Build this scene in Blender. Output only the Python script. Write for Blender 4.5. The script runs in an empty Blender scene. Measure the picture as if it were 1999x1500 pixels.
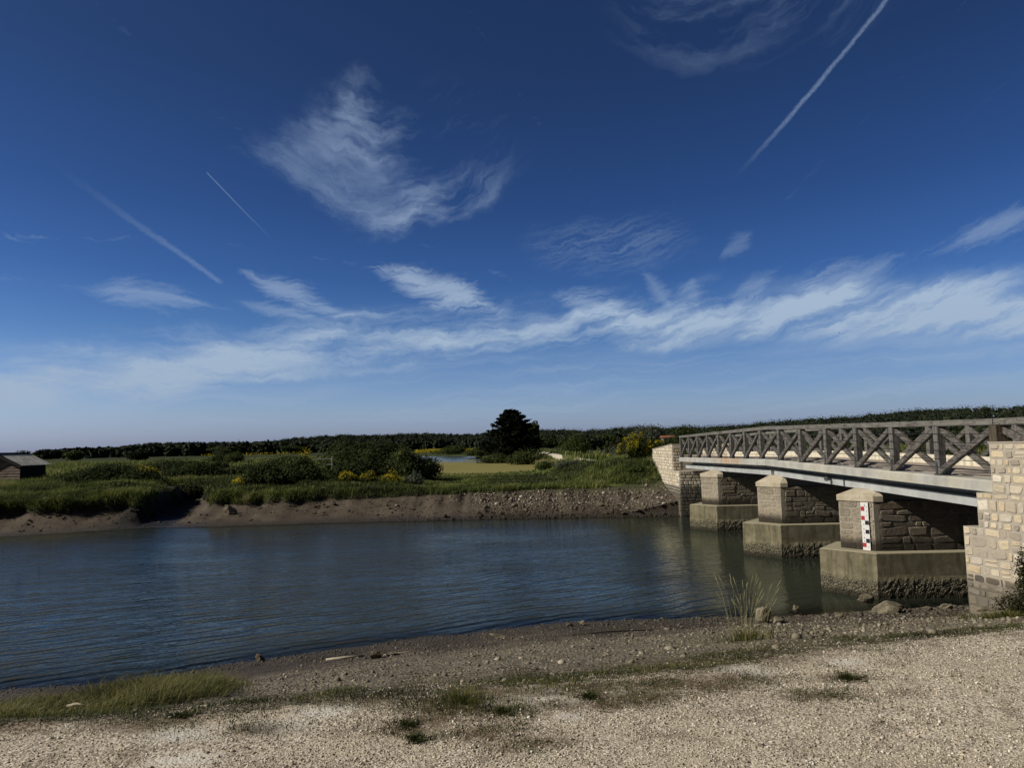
import bpy, math, random
import numpy as np
from mathutils import Vector, Matrix

rng = np.random.default_rng(11)
random.seed(11)
SC = bpy.context.scene
COL = SC.collection
PI = math.pi
H = 3.6                                   # eye height above the river

# ------------------------------------------------------------------ helpers
def tag(o, label=None, cat=None, group=None, kind=None):
    if label: o['label'] = label
    if cat: o['category'] = cat
    if group: o['group'] = group
    if kind: o['kind'] = kind
    return o

def link(name, me, parent=None):
    o = bpy.data.objects.new(name, me)
    COL.objects.link(o)
    if parent is not None: o.parent = parent
    return o

def empty(name, loc=(0, 0, 0), parent=None):
    o = bpy.data.objects.new(name, None)
    o.empty_display_size = .2
    o.location = loc
    COL.objects.link(o)
    if parent is not None: o.parent = parent
    return o

def mesh_np(name, V, F, mats, parent=None, smooth=False, attrs=None, mat_idx=None, loc=None):
    """V (N,3), F (M,k) arrays -> object, fast."""
    V = np.asarray(V, dtype=np.float32).reshape(-1, 3)
    F = np.asarray(F, dtype=np.int32)
    if loc is not None: V = V - np.asarray(loc, dtype=np.float32)
    me = bpy.data.meshes.new(name)
    m, k = F.shape
    me.vertices.add(len(V)); me.vertices.foreach_set('co', V.ravel())
    me.loops.add(m * k); me.loops.foreach_set('vertex_index', F.ravel())
    me.polygons.add(m)
    me.polygons.foreach_set('loop_start', np.arange(0, m * k, k, dtype=np.int32))
    try: me.polygons.foreach_set('loop_total', np.full(m, k, dtype=np.int32))
    except Exception: pass
    if smooth: me.polygons.foreach_set('use_smooth', np.ones(m, dtype=bool))
    if not isinstance(mats, (list, tuple)): mats = [mats]
    for mt in mats: me.materials.append(mt)
    if mat_idx is not None: me.polygons.foreach_set('material_index', np.asarray(mat_idx, dtype=np.int32))
    if attrs:
        for an, av in attrs.items():
            a = me.attributes.new(an, 'FLOAT', 'POINT')
            a.data.foreach_set('value', np.asarray(av, dtype=np.float32))
    me.update(calc_edges=True)
    o = link(name, me, parent)
    if loc is not None: o.location = loc
    return o

class Geo:
    """collects polygons of any size, with a material slot each"""
    def __init__(s): s.v = []; s.f = []; s.m = []
    def poly(s, pts, m=0):
        b = len(s.v); s.v += [tuple(p) for p in pts]; s.f.append(tuple(range(b, b + len(pts)))); s.m.append(m)
    def mesh(s, verts, faces, m=0):
        b = len(s.v); s.v += [tuple(p) for p in verts]
        for f in faces: s.f.append(tuple(b + i for i in f)); s.m.append(m)
    def box(s, x0, x1, y0, y1, z0, z1, m=0):
        vs = [(x, y, z) for x in (x0, x1) for y in (y0, y1) for z in (z0, z1)]
        s.mesh(vs, [(0, 1, 3, 2), (4, 6, 7, 5), (0, 4, 5, 1), (2, 3, 7, 6), (0, 2, 6, 4), (1, 5, 7, 3)], m)
    def prism(s, poly, z0, z1, m=0):
        n = len(poly)
        zt = z1 if isinstance(z1, (list, tuple)) else [z1] * n
        vs = [(p[0], p[1], z0) for p in poly] + [(p[0], p[1], zt[i]) for i, p in enumerate(poly)]
        fs = [tuple(range(n - 1, -1, -1)), tuple(range(n, 2 * n))] + [(i, (i + 1) % n, n + (i + 1) % n, n + i) for i in range(n)]
        s.mesh(vs, fs, m)
    def bar(s, a, b, w, h, up=(0, 0, 1), m=0, bevel=0.0, n=1, jit=0.0):
        """rectangular bar between a and b; w across, h along up; chamfered corners"""
        a = Vector(a); b = Vector(b); d = (b - a).normalized(); up = Vector(up)
        r = d.cross(up).normalized(); u = r.cross(d).normalized()
        c = bevel
        if c > 0:
            sec = [(-w/2+c, -h/2), (w/2-c, -h/2), (w/2, -h/2+c), (w/2, h/2-c), (w/2-c, h/2), (-w/2+c, h/2), (-w/2, h/2-c), (-w/2, -h/2+c)]
        else: sec = [(-w/2, -h/2), (w/2, -h/2), (w/2, h/2), (-w/2, h/2)]
        k = len(sec); vs = []
        for i in range(n + 1):
            p = a + (b - a) * (i / n)
            if jit and 0 < i < n: p = p + r * random.uniform(-jit, jit) + u * random.uniform(-jit, jit)
            vs += [tuple(p + r * q[0] + u * q[1]) for q in sec]
        fs = [tuple(range(k - 1, -1, -1)), tuple(range(n * k, n * k + k))]
        for i in range(n):
            for j in range(k): fs.append((i*k+j, i*k+(j+1) % k, (i+1)*k+(j+1) % k, (i+1)*k+j))
        s.mesh(vs, fs, m)
    def tube(s, pts, rad, k=6, m=0):
        pts = [Vector(p) for p in pts]; rings = []
        rads = rad if isinstance(rad, (list, tuple)) else [rad] * len(pts)
        for i, p in enumerate(pts):
            d = (pts[min(i + 1, len(pts) - 1)] - pts[max(i - 1, 0)]).normalized()
            up = Vector((0, 0, 1)) if abs(d.z) < .95 else Vector((1, 0, 0))
            r = d.cross(up).normalized(); u = r.cross(d)
            rings.append([tuple(p + (r * math.cos(2*PI*j/k) + u * math.sin(2*PI*j/k)) * rads[i]) for j in range(k)])
        vs = [q for r_ in rings for q in r_]
        fs = [tuple(range(k - 1, -1, -1)), tuple(range((len(pts)-1)*k, len(pts)*k))]
        for i in range(len(pts) - 1):
            for j in range(k): fs.append((i*k+j, i*k+(j+1) % k, (i+1)*k+(j+1) % k, (i+1)*k+j))
        s.mesh(vs, fs, m)
    def build(s, name, mats, parent=None, smooth=False, loc=None, bevel=0):
        if not isinstance(mats, (list, tuple)): mats = [mats]
        me = bpy.data.meshes.new(name)
        v = s.v
        if loc is not None: v = [(p[0]-loc[0], p[1]-loc[1], p[2]-loc[2]) for p in v]
        me.from_pydata(v, [], s.f)
        for mt in mats: me.materials.append(mt)
        me.polygons.foreach_set('material_index', s.m)
        if smooth: me.polygons.foreach_set('use_smooth', [True] * len(s.f))
        me.update()
        o = link(name, me, parent)
        if loc is not None: o.location = loc
        if bevel:
            md = o.modifiers.new('bevel', 'BEVEL'); md.width = bevel; md.segments = 2; md.limit_method = 'ANGLE'; md.angle_limit = 0.6
        return o

# value noise ---------------------------------------------------------------
def _h(ix, iy, seed):
    n = (ix.astype(np.int64) * 374761393 + iy.astype(np.int64) * 668265263 + seed * 1442695041) & 0xffffffff
    n = ((n ^ (n >> 13)) * 1274126177) & 0xffffffff
    n = (n ^ (n >> 16)) & 0xffffffff
    return n / 4294967295.0
def vnoise(x, y, seed=0):
    x = np.asarray(x, float); y = np.asarray(y, float)
    ix = np.floor(x); iy = np.floor(y); fx = x - ix; fy = y - iy
    fx = fx*fx*(3-2*fx); fy = fy*fy*(3-2*fy)
    a = _h(ix, iy, seed); b = _h(ix+1, iy, seed); c = _h(ix, iy+1, seed); d = _h(ix+1, iy+1, seed)
    return (a*(1-fx)+b*fx)*(1-fy) + (c*(1-fx)+d*fx)*fy
def fbm(x, y, seed=0, oct=4):
    s = 0; a = .5; t = 0
    for o in range(oct):
        s = s + a * vnoise(x*2**o, y*2**o, seed+o*17); t += a; a *= .5
    return s / t - .5
def smooth(a, b, x):
    t = np.clip((np.asarray(x, float) - a) / (b - a), 0, 1); return t*t*(3-2*t)

# ------------------------------------------------------------------ node helper
class X:
    """socket wrapper with arithmetic -> Math nodes"""
    def __init__(s, nt, so): s.nt = nt; s.so = so
    def _op(s, op, *o, clamp=False):
        n = s.nt.nodes.new('ShaderNodeMath'); n.operation = op; n.use_clamp = clamp
        for i, q in enumerate((s,) + o):
            if isinstance(q, X): s.nt.links.new(q.so, n.inputs[i])
            else: n.inputs[i].default_value = q
        return X(s.nt, n.outputs[0])
    def __add__(s, o): return s._op('ADD', o)
    __radd__ = __add__
    def __mul__(s, o): return s._op('MULTIPLY', o)
    __rmul__ = __mul__
    def __sub__(s, o): return s._op('SUBTRACT', o)
    def __rsub__(s, o): return (s * -1.0) + o
    def __truediv__(s, o): return s._op('DIVIDE', o)
    def clamp(s): return s._op('ADD', 0.0, clamp=True)
    def pow(s, o): return s._op('POWER', o)
    def max(s, o): return s._op('MAXIMUM', o)
    def min(s, o): return s._op('MINIMUM', o)
    def abs(s): return s._op('ABSOLUTE')
    def sm(s, a, b, c=0.0, d=1.0):
        n = s.nt.nodes.new('ShaderNodeMapRange'); n.interpolation_type = 'SMOOTHSTEP'
        s.nt.links.new(s.so, n.inputs[0])
        if a <= b: vals = (a, b, c, d)
        else: vals = (b, a, d, c)
        for i, q in enumerate(vals): n.inputs[i+1].default_value = q
        return X(s.nt, n.outputs[0])

class NT:
    def __init__(s, nt): s.nt = nt
    def new(s, t, **kw):
        n = s.nt.nodes.new(t)
        for k, v in kw.items(): setattr(n, k, v)
        return n
    def link(s, a, b): s.nt.links.new(a.so if isinstance(a, X) else a, b)
    def val(s, v):
        n = s.new('ShaderNodeValue'); n.outputs[0].default_value = v; return X(s.nt, n.outputs[0])
    def comb(s, x, y, z=0.0):
        n = s.new('ShaderNodeCombineXYZ')
        for i, q in enumerate((x, y, z)):
            if isinstance(q, X): s.link(q, n.inputs[i])
            else: n.inputs[i].default_value = q
        return n.outputs[0]
    def noise(s, vec, scale=1., detail=4., rough=.55, dist=0., col=False):
        n = s.new('ShaderNodeTexNoise'); s.link(vec, n.inputs['Vector'])
        n.inputs['Scale'].default_value = scale; n.inputs['Detail'].default_value = detail
        n.inputs['Roughness'].default_value = rough; n.inputs['Distortion'].default_value = dist
        return n.outputs['Color'] if col else X(s.nt, n.outputs[0])
    def voro(s, vec, scale=1., feature='F1', out='Distance', rnd=1.):
        n = s.new('ShaderNodeTexVoronoi', feature=feature); s.link(vec, n.inputs['Vector'])
        n.inputs['Scale'].default_value = scale
        n.inputs['Randomness'].default_value = rnd
        return n.outputs[out]
    def pos(s): return s.new('ShaderNodeNewGeometry').outputs['Position']
    def xyz(s, v):
        n = s.new('ShaderNodeSeparateXYZ'); s.link(v, n.inputs[0]); return [X(s.nt, n.outputs[i]) for i in range(3)]
    def scale(s, v, sc):
        n = s.new('ShaderNodeVectorMath', operation='MULTIPLY'); s.link(v, n.inputs[0]); n.inputs[1].default_value = sc; return n.outputs[0]
    def ramp(s, f, stops, interp='LINEAR'):
        n = s.new('ShaderNodeValToRGB'); s.link(f, n.inputs[0]); cr = n.color_ramp; cr.interpolation = interp
        while len(cr.elements) < len(stops): cr.elements.new(0.5)
        for e, (p, c) in zip(cr.elements, stops):
            e.position = p; e.color = (*c, 1) if len(c) == 3 else c
        return n.outputs[0]
    def mix(s, f, a, b, blend='MIX'):
        n = s.new('ShaderNodeMix', data_type='RGBA', blend_type=blend)
        if isinstance(f, X): s.link(f, n.inputs[0])
        else: n.inputs[0].default_value = f
        for i, q in ((6, a), (7, b)):
            if isinstance(q, tuple): n.inputs[i].default_value = (*q, 1)
            else: s.link(q, n.inputs[i])
        return n.outputs[2]
    def attr(s, name):
        n = s.new('ShaderNodeAttribute'); n.attribute_name = name; return X(s.nt, n.outputs['Fac'])
    def island(s): return X(s.nt, s.new('ShaderNodeNewGeometry').outputs['Random Per Island'])
    def bump(s, h, strength=.5, dist=.02, normal=None):
        n = s.new('ShaderNodeBump'); n.inputs['Strength'].default_value = strength; n.inputs['Distance'].default_value = dist
        s.link(h, n.inputs['Height'])
        if normal is not None: s.link(normal, n.inputs['Normal'])
        return n.outputs[0]

def material(name, fn, rough=.85, spec=.3):
    m = bpy.data.materials.new(name); m.use_nodes = True
    t = NT(m.node_tree); b = m.node_tree.nodes['Principled BSDF']
    b.inputs['Roughness'].default_value = rough; b.inputs['Specular IOR Level'].default_value = spec
    r = fn(t, b)
    if isinstance(r, tuple): col, nrm = r
    else: col, nrm = r, None
    if col is not None: t.link(col, b.inputs['Base Color'])
    if nrm is not None: t.link(nrm, b.inputs['Normal'])
    return m

def leaf_mat(name, dark, light, transl=.3, rough=.6, ns=.9):
    """foliage colour: per-leaf random, clump noise, 'tint' where present"""
    m = bpy.data.materials.new(name); m.use_nodes = True; nt = m.node_tree; t = NT(nt)
    for n in list(nt.nodes): nt.nodes.remove(n)
    out = t.new('ShaderNodeOutputMaterial')
    ob = t.pos()
    f = (t.noise(ob, ns, 2) * 1.2 + t.island() * .55 - .37).clamp()
    col = t.mix(f, dark, light)
    p = t.new('ShaderNodeBsdfPrincipled'); p.inputs['Roughness'].default_value = .85; p.inputs['Specular IOR Level'].default_value = .08
    tr = t.new('ShaderNodeBsdfTranslucent'); mx = t.new('ShaderNodeMixShader'); mx.inputs[0].default_value = transl
    t.link(col, p.inputs['Base Color']); t.link(col, tr.inputs[0])
    t.link(p.outputs[0], mx.inputs[1]); t.link(tr.outputs[0], mx.inputs[2]); t.link(mx.outputs[0], out.inputs[0])
    return m

def tint_mat(name, stops, transl=.3):
    """grass / petals: colour from point attribute 'tint'"""
    m = bpy.data.materials.new(name); m.use_nodes = True; nt = m.node_tree; t = NT(nt)
    for n in list(nt.nodes): nt.nodes.remove(n)
    out = t.new('ShaderNodeOutputMaterial')
    col = t.ramp(t.attr('tint'), stops)
    p = t.new('ShaderNodeBsdfPrincipled'); p.inputs['Roughness'].default_value = .6; p.inputs['Specular IOR Level'].default_value = .2
    tr = t.new('ShaderNodeBsdfTranslucent'); mx = t.new('ShaderNodeMixShader'); mx.inputs[0].default_value = transl
    t.link(col, p.inputs['Base Color']); t.link(col, tr.inputs[0])
    t.link(p.outputs[0], mx.inputs[1]); t.link(tr.outputs[0], mx.inputs[2]); t.link(mx.outputs[0], out.inputs[0])
    return m

# ------------------------------------------------------------------ terrain function
NSX = np.array([-300, -40, -20, -12, -8, -6.3, -4.5, -1.7, 1, 4.1, 5.1, 9.6, 14, 30, 300.])
NSY = np.array([4, 6, 8.6, 10.4, 11.3, 11.5, 12.5, 13.8, 14.7, 14.85, 14.75, 15.4, 15.9, 17, 20.])
NCX = np.array([-300, -20, -8, -4.5, -3.3, -1.9, -.4, .75, 1.85, 3.2, 4.7, 8, 12, 300.])
NCY = np.array([-6, 1., 4.0, 4.9, 5.0, 5.15, 5.5, 5.75, 6.05, 6.5, 6.8, 7.6, 8.0, 10.])
FSX = np.array([-300, -60, -30, -22.5, -19.5, -17.3, -14, -9.5, -2.6, 3, 7.9, 14, 40, 300.])
FSY = np.array([20, 27, 30.4, 31.8, 33.4, 34.4, 34.3, 34.9, 35.2, 35.1, 34.9, 35.2, 37, 44.])
GUL = np.array([[-16.5, 30.], [-16.7, 34], [-17.4, 37.5], [-18.4, 41.0], [-19.4, 43.5], [-22.5, 46.5], [-27, 49]])
POND = np.array([[-9.5, 60.5], [-7, 60.2], [-1, 61.5], [1.8, 65], [4.3, 74], [2.2, 95], [-.3, 114], [-5.5, 140], [-11, 175], [-24, 186], [-23, 140], [-15.5, 90], [-11.5, 68]])
def poly_sd(px, py, P):
    """signed distance to polygon, negative inside"""
    d = np.full(np.shape(px), 1e9); ins = np.zeros(np.shape(px), bool)
    n = len(P)
    for i in range(n):
        a = P[i]; b = P[(i+1) % n]; ex, ey = b - a; wx = px - a[0]; wy = py - a[1]
        t = np.clip((wx*ex + wy*ey) / (ex*ex + ey*ey), 0, 1)
        d = np.minimum(d, np.hypot(wx - t*ex, wy - t*ey))
        c = ((a[1] <= py) & (b[1] > py)) | ((b[1] <= py) & (a[1] > py))
        with np.errstate(divide='ignore', invalid='ignore'):
            xi = a[0] + (py - a[1]) * ex / (ey if ey != 0 else 1e-9)
        ins ^= c & (px < xi)
    return np.where(ins, -d, d)
def gul_d(px, py):
    """signed lateral distance (positive = east/right side), and distance along"""
    best = np.full(np.shape(px), 1e9); sg = np.zeros(np.shape(px)); al = np.zeros(np.shape(px)); L = 0
    for i in range(len(GUL) - 1):
        a = GUL[i]; b = GUL[i+1]; e = b - a; le = np.hypot(*e)
        wx = px - a[0]; wy = py - a[1]; t = np.clip((wx*e[0] + wy*e[1]) / le**2, 0, 1)
        dd = np.hypot(wx - t*e[0], wy - t*e[1]); m = dd < best
        side = np.sign(-(e[0]*wy - e[1]*wx))
        best = np.where(m, dd, best); sg = np.where(m, side, sg); al = np.where(m, L + t*le, al); L += le
    return best * sg, al
def road_x(y): return np.interp(y, [36, 41, 44.5, 48.5, 55, 62, 100, 200, 400], [9.6, 9.4, 8.0, 6.5, 6.0, 5.75, 5.6, 5.0, 2.0])
def road_z(y): return np.interp(y, [36, 41, 46, 50, 300], [2.82, 2.8, 2.5, 2.3, 2.2])

def mud_w(x): return np.interp(x, [-40, -22, -12, -6, -2, 2, 8], [1.7, 1.8, 2.0, 2.4, 3.0, 3.3, 3.0]) + 1.0*fbm(x*.55, x*0, 12, 3) + .9*fbm(x*1.9, x*0+2, 13, 2) + .35
def height(x, y):
    x = np.asarray(x, float); y = np.asarray(y, float)
    yN = np.interp(x, NSX, NSY) + .18*fbm(x*.9, x*0+3.1, 5, 3) + .1*fbm(x*3, y*0+1, 9, 2)
    yC = np.interp(x, NCX, NCY)
    yF = np.interp(x, FSX, FSY) + .5*fbm(x*.5, x*0+7, 31, 3)
    mid = (yN + yF) * .5
    # --- near bank
    d = yN - y; D = np.maximum(yN - yC, 2.)
    t = np.clip(d / D, 0, 1)
    zn = np.where(d > 0, 1.80*(.80*t + .20*t*t), np.maximum(.2*d, -1.4))
    zn = zn + np.where(d > D, .14*(1-np.exp(-(d-D)/2.)), 0)
    rough = smooth(.2, 1.5, d) * (1 - smooth(D-.3, D+.6, d))
    zn = zn + rough*(.16*fbm(x*.7, y*.7, 3, 4) + .05*fbm(x*4, y*4, 4, 3))
    zn = zn + smooth(D-.3, D+.8, d)*(.035*fbm(x*1.3, y*1.3, 40, 3) + .012*fbm(x*7, y*7, 41, 2))
    # left grassy lip
    lg = smooth(-2.9, -4.6, x) * smooth(1., 4.5, d) * (1-smooth(D-.8, D+.4, d))
    zn = zn - .10*lg
    # --- far bank
    e = y - yF
    mw = mud_w(x)
    mz = np.interp(x, [-40, -22, -12, -6, -2, 2, 8], [.72, .72, .80, .92, 1.05, 1.15, 1.1])
    pz = np.interp(x, [-40, -22, -12, -7, -5, 2, 8], [1.3, 1.3, 1.28, 1.28, 1.2, 1.2, 1.45]) + .25*fbm(x*.12, y*.12, 15, 3)
    cw = np.interp(x, [-40, -12, -5, 0, 8], [.45, .5, .9, 2.2, 2.6])
    te = np.clip(e / mw, 0, 1)
    tc = smooth(0, 1, (e - mw) / cw)
    zf = np.where(e > 0, mz*(.75*te+.25*te**2) + (pz - mz)*tc, np.maximum(.25*e, -1.4))
    zf = zf + np.where(e > 0, smooth(.3, 1.5, e)*(.10*fbm(x*.9, y*.9, 21, 4)), 0)
    zf = zf + smooth(0, 1, (e-mw-cw)/6.) * (.18*smooth(-4, -9, x) + .22*fbm(x*.16, y*.16, 22, 4))
    far = smooth(60, 120, y)
    zf = zf + smooth(mw-.1, mw+.9, e)*(1-smooth(8, 16, e))*smooth(2., -3., x)*(.42*fbm(x*.75, y*.85, 24, 3))
    zf = zf*(1-far) + (1.55 + .2*fbm(x*.04, y*.04, 23, 3))*far*np.where(e > 0, 1, 0) + zf*far*np.where(e > 0, 0, 1)
    # gully
    gd, ga = gul_d(x, y)
    fl = np.interp(ga, [0, 3, 8, 12, 17, 24], [-.25, .0, .22, .45, .95, 1.4])
    wr = np.interp(ga, [0, 4, 9, 13, 24], [2.2, 1.9, 1.1, .6, .5]); gs = np.where(gd > 0, np.minimum(.30*np.maximum(gd-.25, 0), .55) + 1.5*np.maximum(gd-wr, 0), 3.4*np.maximum(-gd-np.interp(ga, [0, 5, 10, 14, 24], [1.3, 1.5, 1.1, .5, .4])+.6*fbm(x*1.2, y*1.2, 77, 3), 0))
    gmask = ga > 0.01
    zf = np.where(gmask, np.minimum(zf, fl+gs), zf)
    # dike / road beyond the bridge
    rx = road_x(y); rz = road_z(y)
    lat = np.abs(x - rx) - 1.35
    fall = np.where(x < rx, .42, .35)
    zd = rz - fall*np.maximum(lat, 0)
    zd = zd + .06*fbm(x*.8, y*.8, 33, 3)
    front = np.interp(y, [34.5, 35, 38.2, 40.6, 43], [-1, .65, 1.3, 2.35, 2.7])
    cap = np.where(x < 8.2, front - .22*np.maximum(8.1 - x, 0), 99.)
    capw = np.where(x >= 8.2, np.where(y > 35.2, rz, -2), 0)
    zd = np.where(x < 8.2, np.minimum(zd, np.maximum(cap, zf)), zd)
    zd = np.where((x > 10.9) & (y < 41), np.minimum(zd, front + .0*x), zd)
    zd = np.where((x >= 8.2) & (x <= 10.9) & (y < 36.8), np.minimum(zd, 1.5), zd)
    zd = np.where(y < 35.2, -9, zd)
    zf = np.maximum(zf, zd)
    zf = np.where((x > 8.55) & (x < 10.9) & (y > 36.8) & (y < 48), np.maximum(zf, np.minimum(rz, 2.8) - 3.*np.maximum(lat-1.2, 0)), zf)
    # pond
    sd = poly_sd(x, y, POND)
    zf = np.where(sd < 3, np.minimum(zf, np.maximum(1.0, 1.22 + .22*sd + .0*x)), zf)
    # hills
    az = np.degrees(np.arctan2(x, np.maximum(y, 1e-3)))
    R = np.interp(az, [-60, -3, 4, 60], [1250, 1250, 850, 850])
    hg = np.interp(az, [-60, -40, -33.5, -31, -29, -27, -22, -19.5, -17.5, -14, -8, -2, 2.5, 6, 10, 12, 15, 20, 25, 30, 36, 50, 70],
                       [0, 0, 0, 2, 5, 8.5, 7.5, 6, 11, 15, 14, 14, 11, 9, 9.5, 8, 8.5, 13, 16.5, 19.5, 20.5, 23, 25])
    rr = np.hypot(x, y) / R
    zh = hg * smooth(.72, 1.0, rr)
    zf = zf + np.where(y > 100, zh, 0) + np.where(y > 100, smooth(.7, 1., rr)*4.5*fbm(x*.008, y*.003, 44, 4), 0)
    return np.where(y < mid, zn, zf)
def hz(x, y): return float(height(np.array([float(x)]), np.array([float(y)]))[0])

# ------------------------------------------------------------------ materials
def f_gravel(t, b):
    p = t.pos()
    warp = p
    c1 = t.voro(warp, 62., out='Color'); d1 = X(t.nt, t.voro(warp, 62., out='Distance'))
    v = t.xyz(c1)[0]
    base = t.ramp(v, [(0, (.20, .17, .13)), (.25, (.38, .325, .245)), (.6, (.54, .47, .36)), (1, (.74, .67, .55))])
    big = t.noise(p, 1.7, 5, .6)
    base = t.mix(big.sm(.42, .62), base, t.mix(.5, base, (.50, .43, .32)))
    soil = t.noise(p, 3.1, 6, .7)
    base = t.mix(((soil.sm(.52, .66)) * .55), base, (.15, .115, .08))
    weed = t.attr('weed'); n = t.noise(p, 15., 6, .8)
    wm = (weed * 1.5 + n * 3.0 - 1.95).clamp()
    base = t.mix(wm * .9, base, t.ramp(t.noise(p, 14., 3), [(.3, (.085, .05, .035)), (.55, (.13, .095, .055)), (.75, (.085, .09, .035))]))
    chalk = t.attr('chalk')
    cm = (chalk * 1.5 + n * 3.2 - 2.15).clamp()
    base = t.mix(cm * (1.0 - wm*.7), base, t.mix(t.noise(p, 60., 2).sm(.4, .7), (.74, .70, .62), (.5, .46, .38)))
    hh = (d1 * -1.0 + 1.0) * .6 + t.noise(p, 120., 2) * .3
    return base, t.bump(hh, .75, .012)
def f_bank(t, b):
    p = t.pos(); x, y, z = t.xyz(p)
    c1 = t.voro(p, 34., out='Color'); d1 = X(t.nt, t.voro(p, 34., out='Distance'))
    v = t.xyz(c1)[0]
    dry = t.ramp(v, [(0, (.075, .064, .042)), (.5, (.16, .136, .092)), (1, (.29, .25, .175))])
    wet = t.ramp(v, [(0, (.022, .017, .012)), (.6, (.05, .038, .026)), (1, (.10, .08, .058))])
    n = t.noise(p, 1.3, 5, .6)
    w = (z * .85 + n * 1.3 - .95)
    base = t.mix(w.sm(-.1, .62), wet, dry)
    patch = t.noise(p, 5.5, 5, .7)
    base = t.mix(patch.sm(.55, .72) * .6, base, (.055, .043, .03))
    top = z.sm(1.45, 1.75)
    base = t.mix(top * t.noise(p, 7., 4, .7).sm(.35, .6), base, (.10, .085, .045))
    hh = (d1 * -1.0 + 1.0) * .7 + t.noise(p, 70., 3) * .4 + t.noise(p, 9., 4) * .8
    t.link((z * .5).sm(-.1, .12, .35, .85), b.inputs['Roughness'])
    return base, t.bump(hh, .8, .03)
def f_farbank(t, b):
    p = t.pos(); x, y, z = t.xyz(p)
    n = t.noise(p, 1.1, 6, .62); n2 = t.noise(p, 8., 5, .7)
    mud = t.mix(n.sm(.35, .65), (.078, .060, .042), (.132, .105, .074))
    mud = t.mix(n2.sm(.5, .75) * .6, mud, (.06, .042, .028))
    wet = (z * 1.6 + n * .35).sm(.25, .65)
    col = t.mix(wet, t.mix(n2, (.035, .027, .018), (.06, .046, .03)), mud)
    stones = X(t.nt, t.voro(p, 11., out='Distance')).sm(.05, .22, 1., 0.) * x.sm(-6., -1.) * t.noise(p, 3., 3).sm(.4, .6)
    col = t.mix(stones * .55, col, (.22, .19, .145))
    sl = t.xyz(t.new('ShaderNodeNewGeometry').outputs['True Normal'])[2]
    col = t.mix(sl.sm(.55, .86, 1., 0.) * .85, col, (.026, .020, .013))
    col = t.mix(t.attr('gully') * .93, col, (.008, .007, .005))  # shadow inside the gully, put into the mud colour
    grn = (z + n * .5).sm(1.15, 1.5) * n2.sm(.25, .5)
    col = t.mix(grn, col, (.05, .06, .02))
    t.link((z).sm(.0, .3, .3, .9), b.inputs['Roughness'])
    return col, t.bump(n2 + t.noise(p, 26., 4, .7) * .7, .9, .09)
def f_marsh(t, b):
    p = t.pos(); x, y, z = t.xyz(p)
    n = t.noise(p, .35, 6, .65); n2 = t.noise(p, 2.3, 5, .7)
    col = t.mix(n.sm(.35, .65), (.06, .085, .022), (.12, .14, .042))
    col = t.mix(n2.sm(.45, .7) * .7, col, (.03, .035, .013))
    yel = t.noise(t.scale(p, (.012, .06, 1)), 1., 3, .6).sm(.58, .66) * y.sm(110., 160.) * .35
    col = t.mix(yel, col, (.16, .14, .03))
    far = y.sm(60., 260.) * .8
    col = t.mix(far, col, t.mix(n2, (.016, .024, .010), (.040, .050, .020)))
    mud = (z - n*.5).sm(.45, .9, 1., 0.)
    col = t.mix(mud, col, (.07, .05, .033))
    return col, t.bump(n2, .8, .15)
def f_path(t, b):
    p = t.pos()
    n = t.noise(p, 3., 5, .7)
    return t.mix(n, (.42, .37, .29), (.66, .60, .50)), t.bump(t.noise(p, 40., 3), .6, .02)
M_gravel = material('gravel', f_gravel, .9, .2)
M_bank = material('pebbly_bank', f_bank, .8, .35)
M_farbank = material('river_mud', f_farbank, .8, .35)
M_marsh = material('marsh_turf', f_marsh, .95, .1)
M_path = material('chalk_path', f_path, .95, .1)

def f_pebble(t, b):
    i = t.island(); p = t.pos(); z = t.xyz(p)[2]
    col = t.ramp(i, [(0, (.16, .135, .10)), (.3, (.42, .36, .27)), (.7, (.64, .565, .44)), (1, (.84, .79, .68))])
    return t.mix(t.noise(p, 1.9, 4, .6).sm(.45, .7) * .45, col, (.19, .15, .11)), t.bump(t.noise(p, 180., 2), .3, .004)
M_pebble = material('pebble', f_pebble, .85, .25)
def f_shingle(t, b):
    i = t.island(); p = t.pos(); z = t.xyz(p)[2]
    col = t.ramp(i, [(0, (.08, .066, .045)), (.45, (.165, .14, .095)), (.85, (.26, .23, .165)), (1, (.44, .39, .30))])
    wet = t.mix(.7, col, (.03, .025, .018))
    w = (z + t.noise(p, 1.3, 4) * .9).sm(.6, 1.25)
    return t.mix(w, wet, col), t.bump(t.noise(p, 60., 3), .4, .01)
M_shingle = material('shingle', f_shingle, .75, .35)
def f_farstone(t, b):
    i = t.island(); p = t.pos(); z = t.xyz(p)[2]
    col = t.ramp(i, [(0, (.07, .058, .042)), (.6, (.16, .135, .10)), (.92, (.30, .265, .205)), (1, (.56, .52, .44))])
    return t.mix(z.sm(.10, .6, .94, 0.), col, (.035, .028, .018))
M_farstone = material('bank_stone', f_farstone, .85, .25)
def f_rock(t, b):
    p = t.pos(); z = t.xyz(p)[2]
    n = t.noise(p, 7., 6, .7)
    col = t.ramp(n, [(.3, (.07, .058, .038)), (.5, (.17, .145, .098)), (.7, (.31, .27, .19))])
    col = t.mix(z.sm(.0, .14, .8, 0.), col, (.03, .026, .015))
    return col, t.bump(t.noise(p, 22., 5, .7), .8, .03)
M_rock = material('rock', f_rock, .85, .3)

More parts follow.
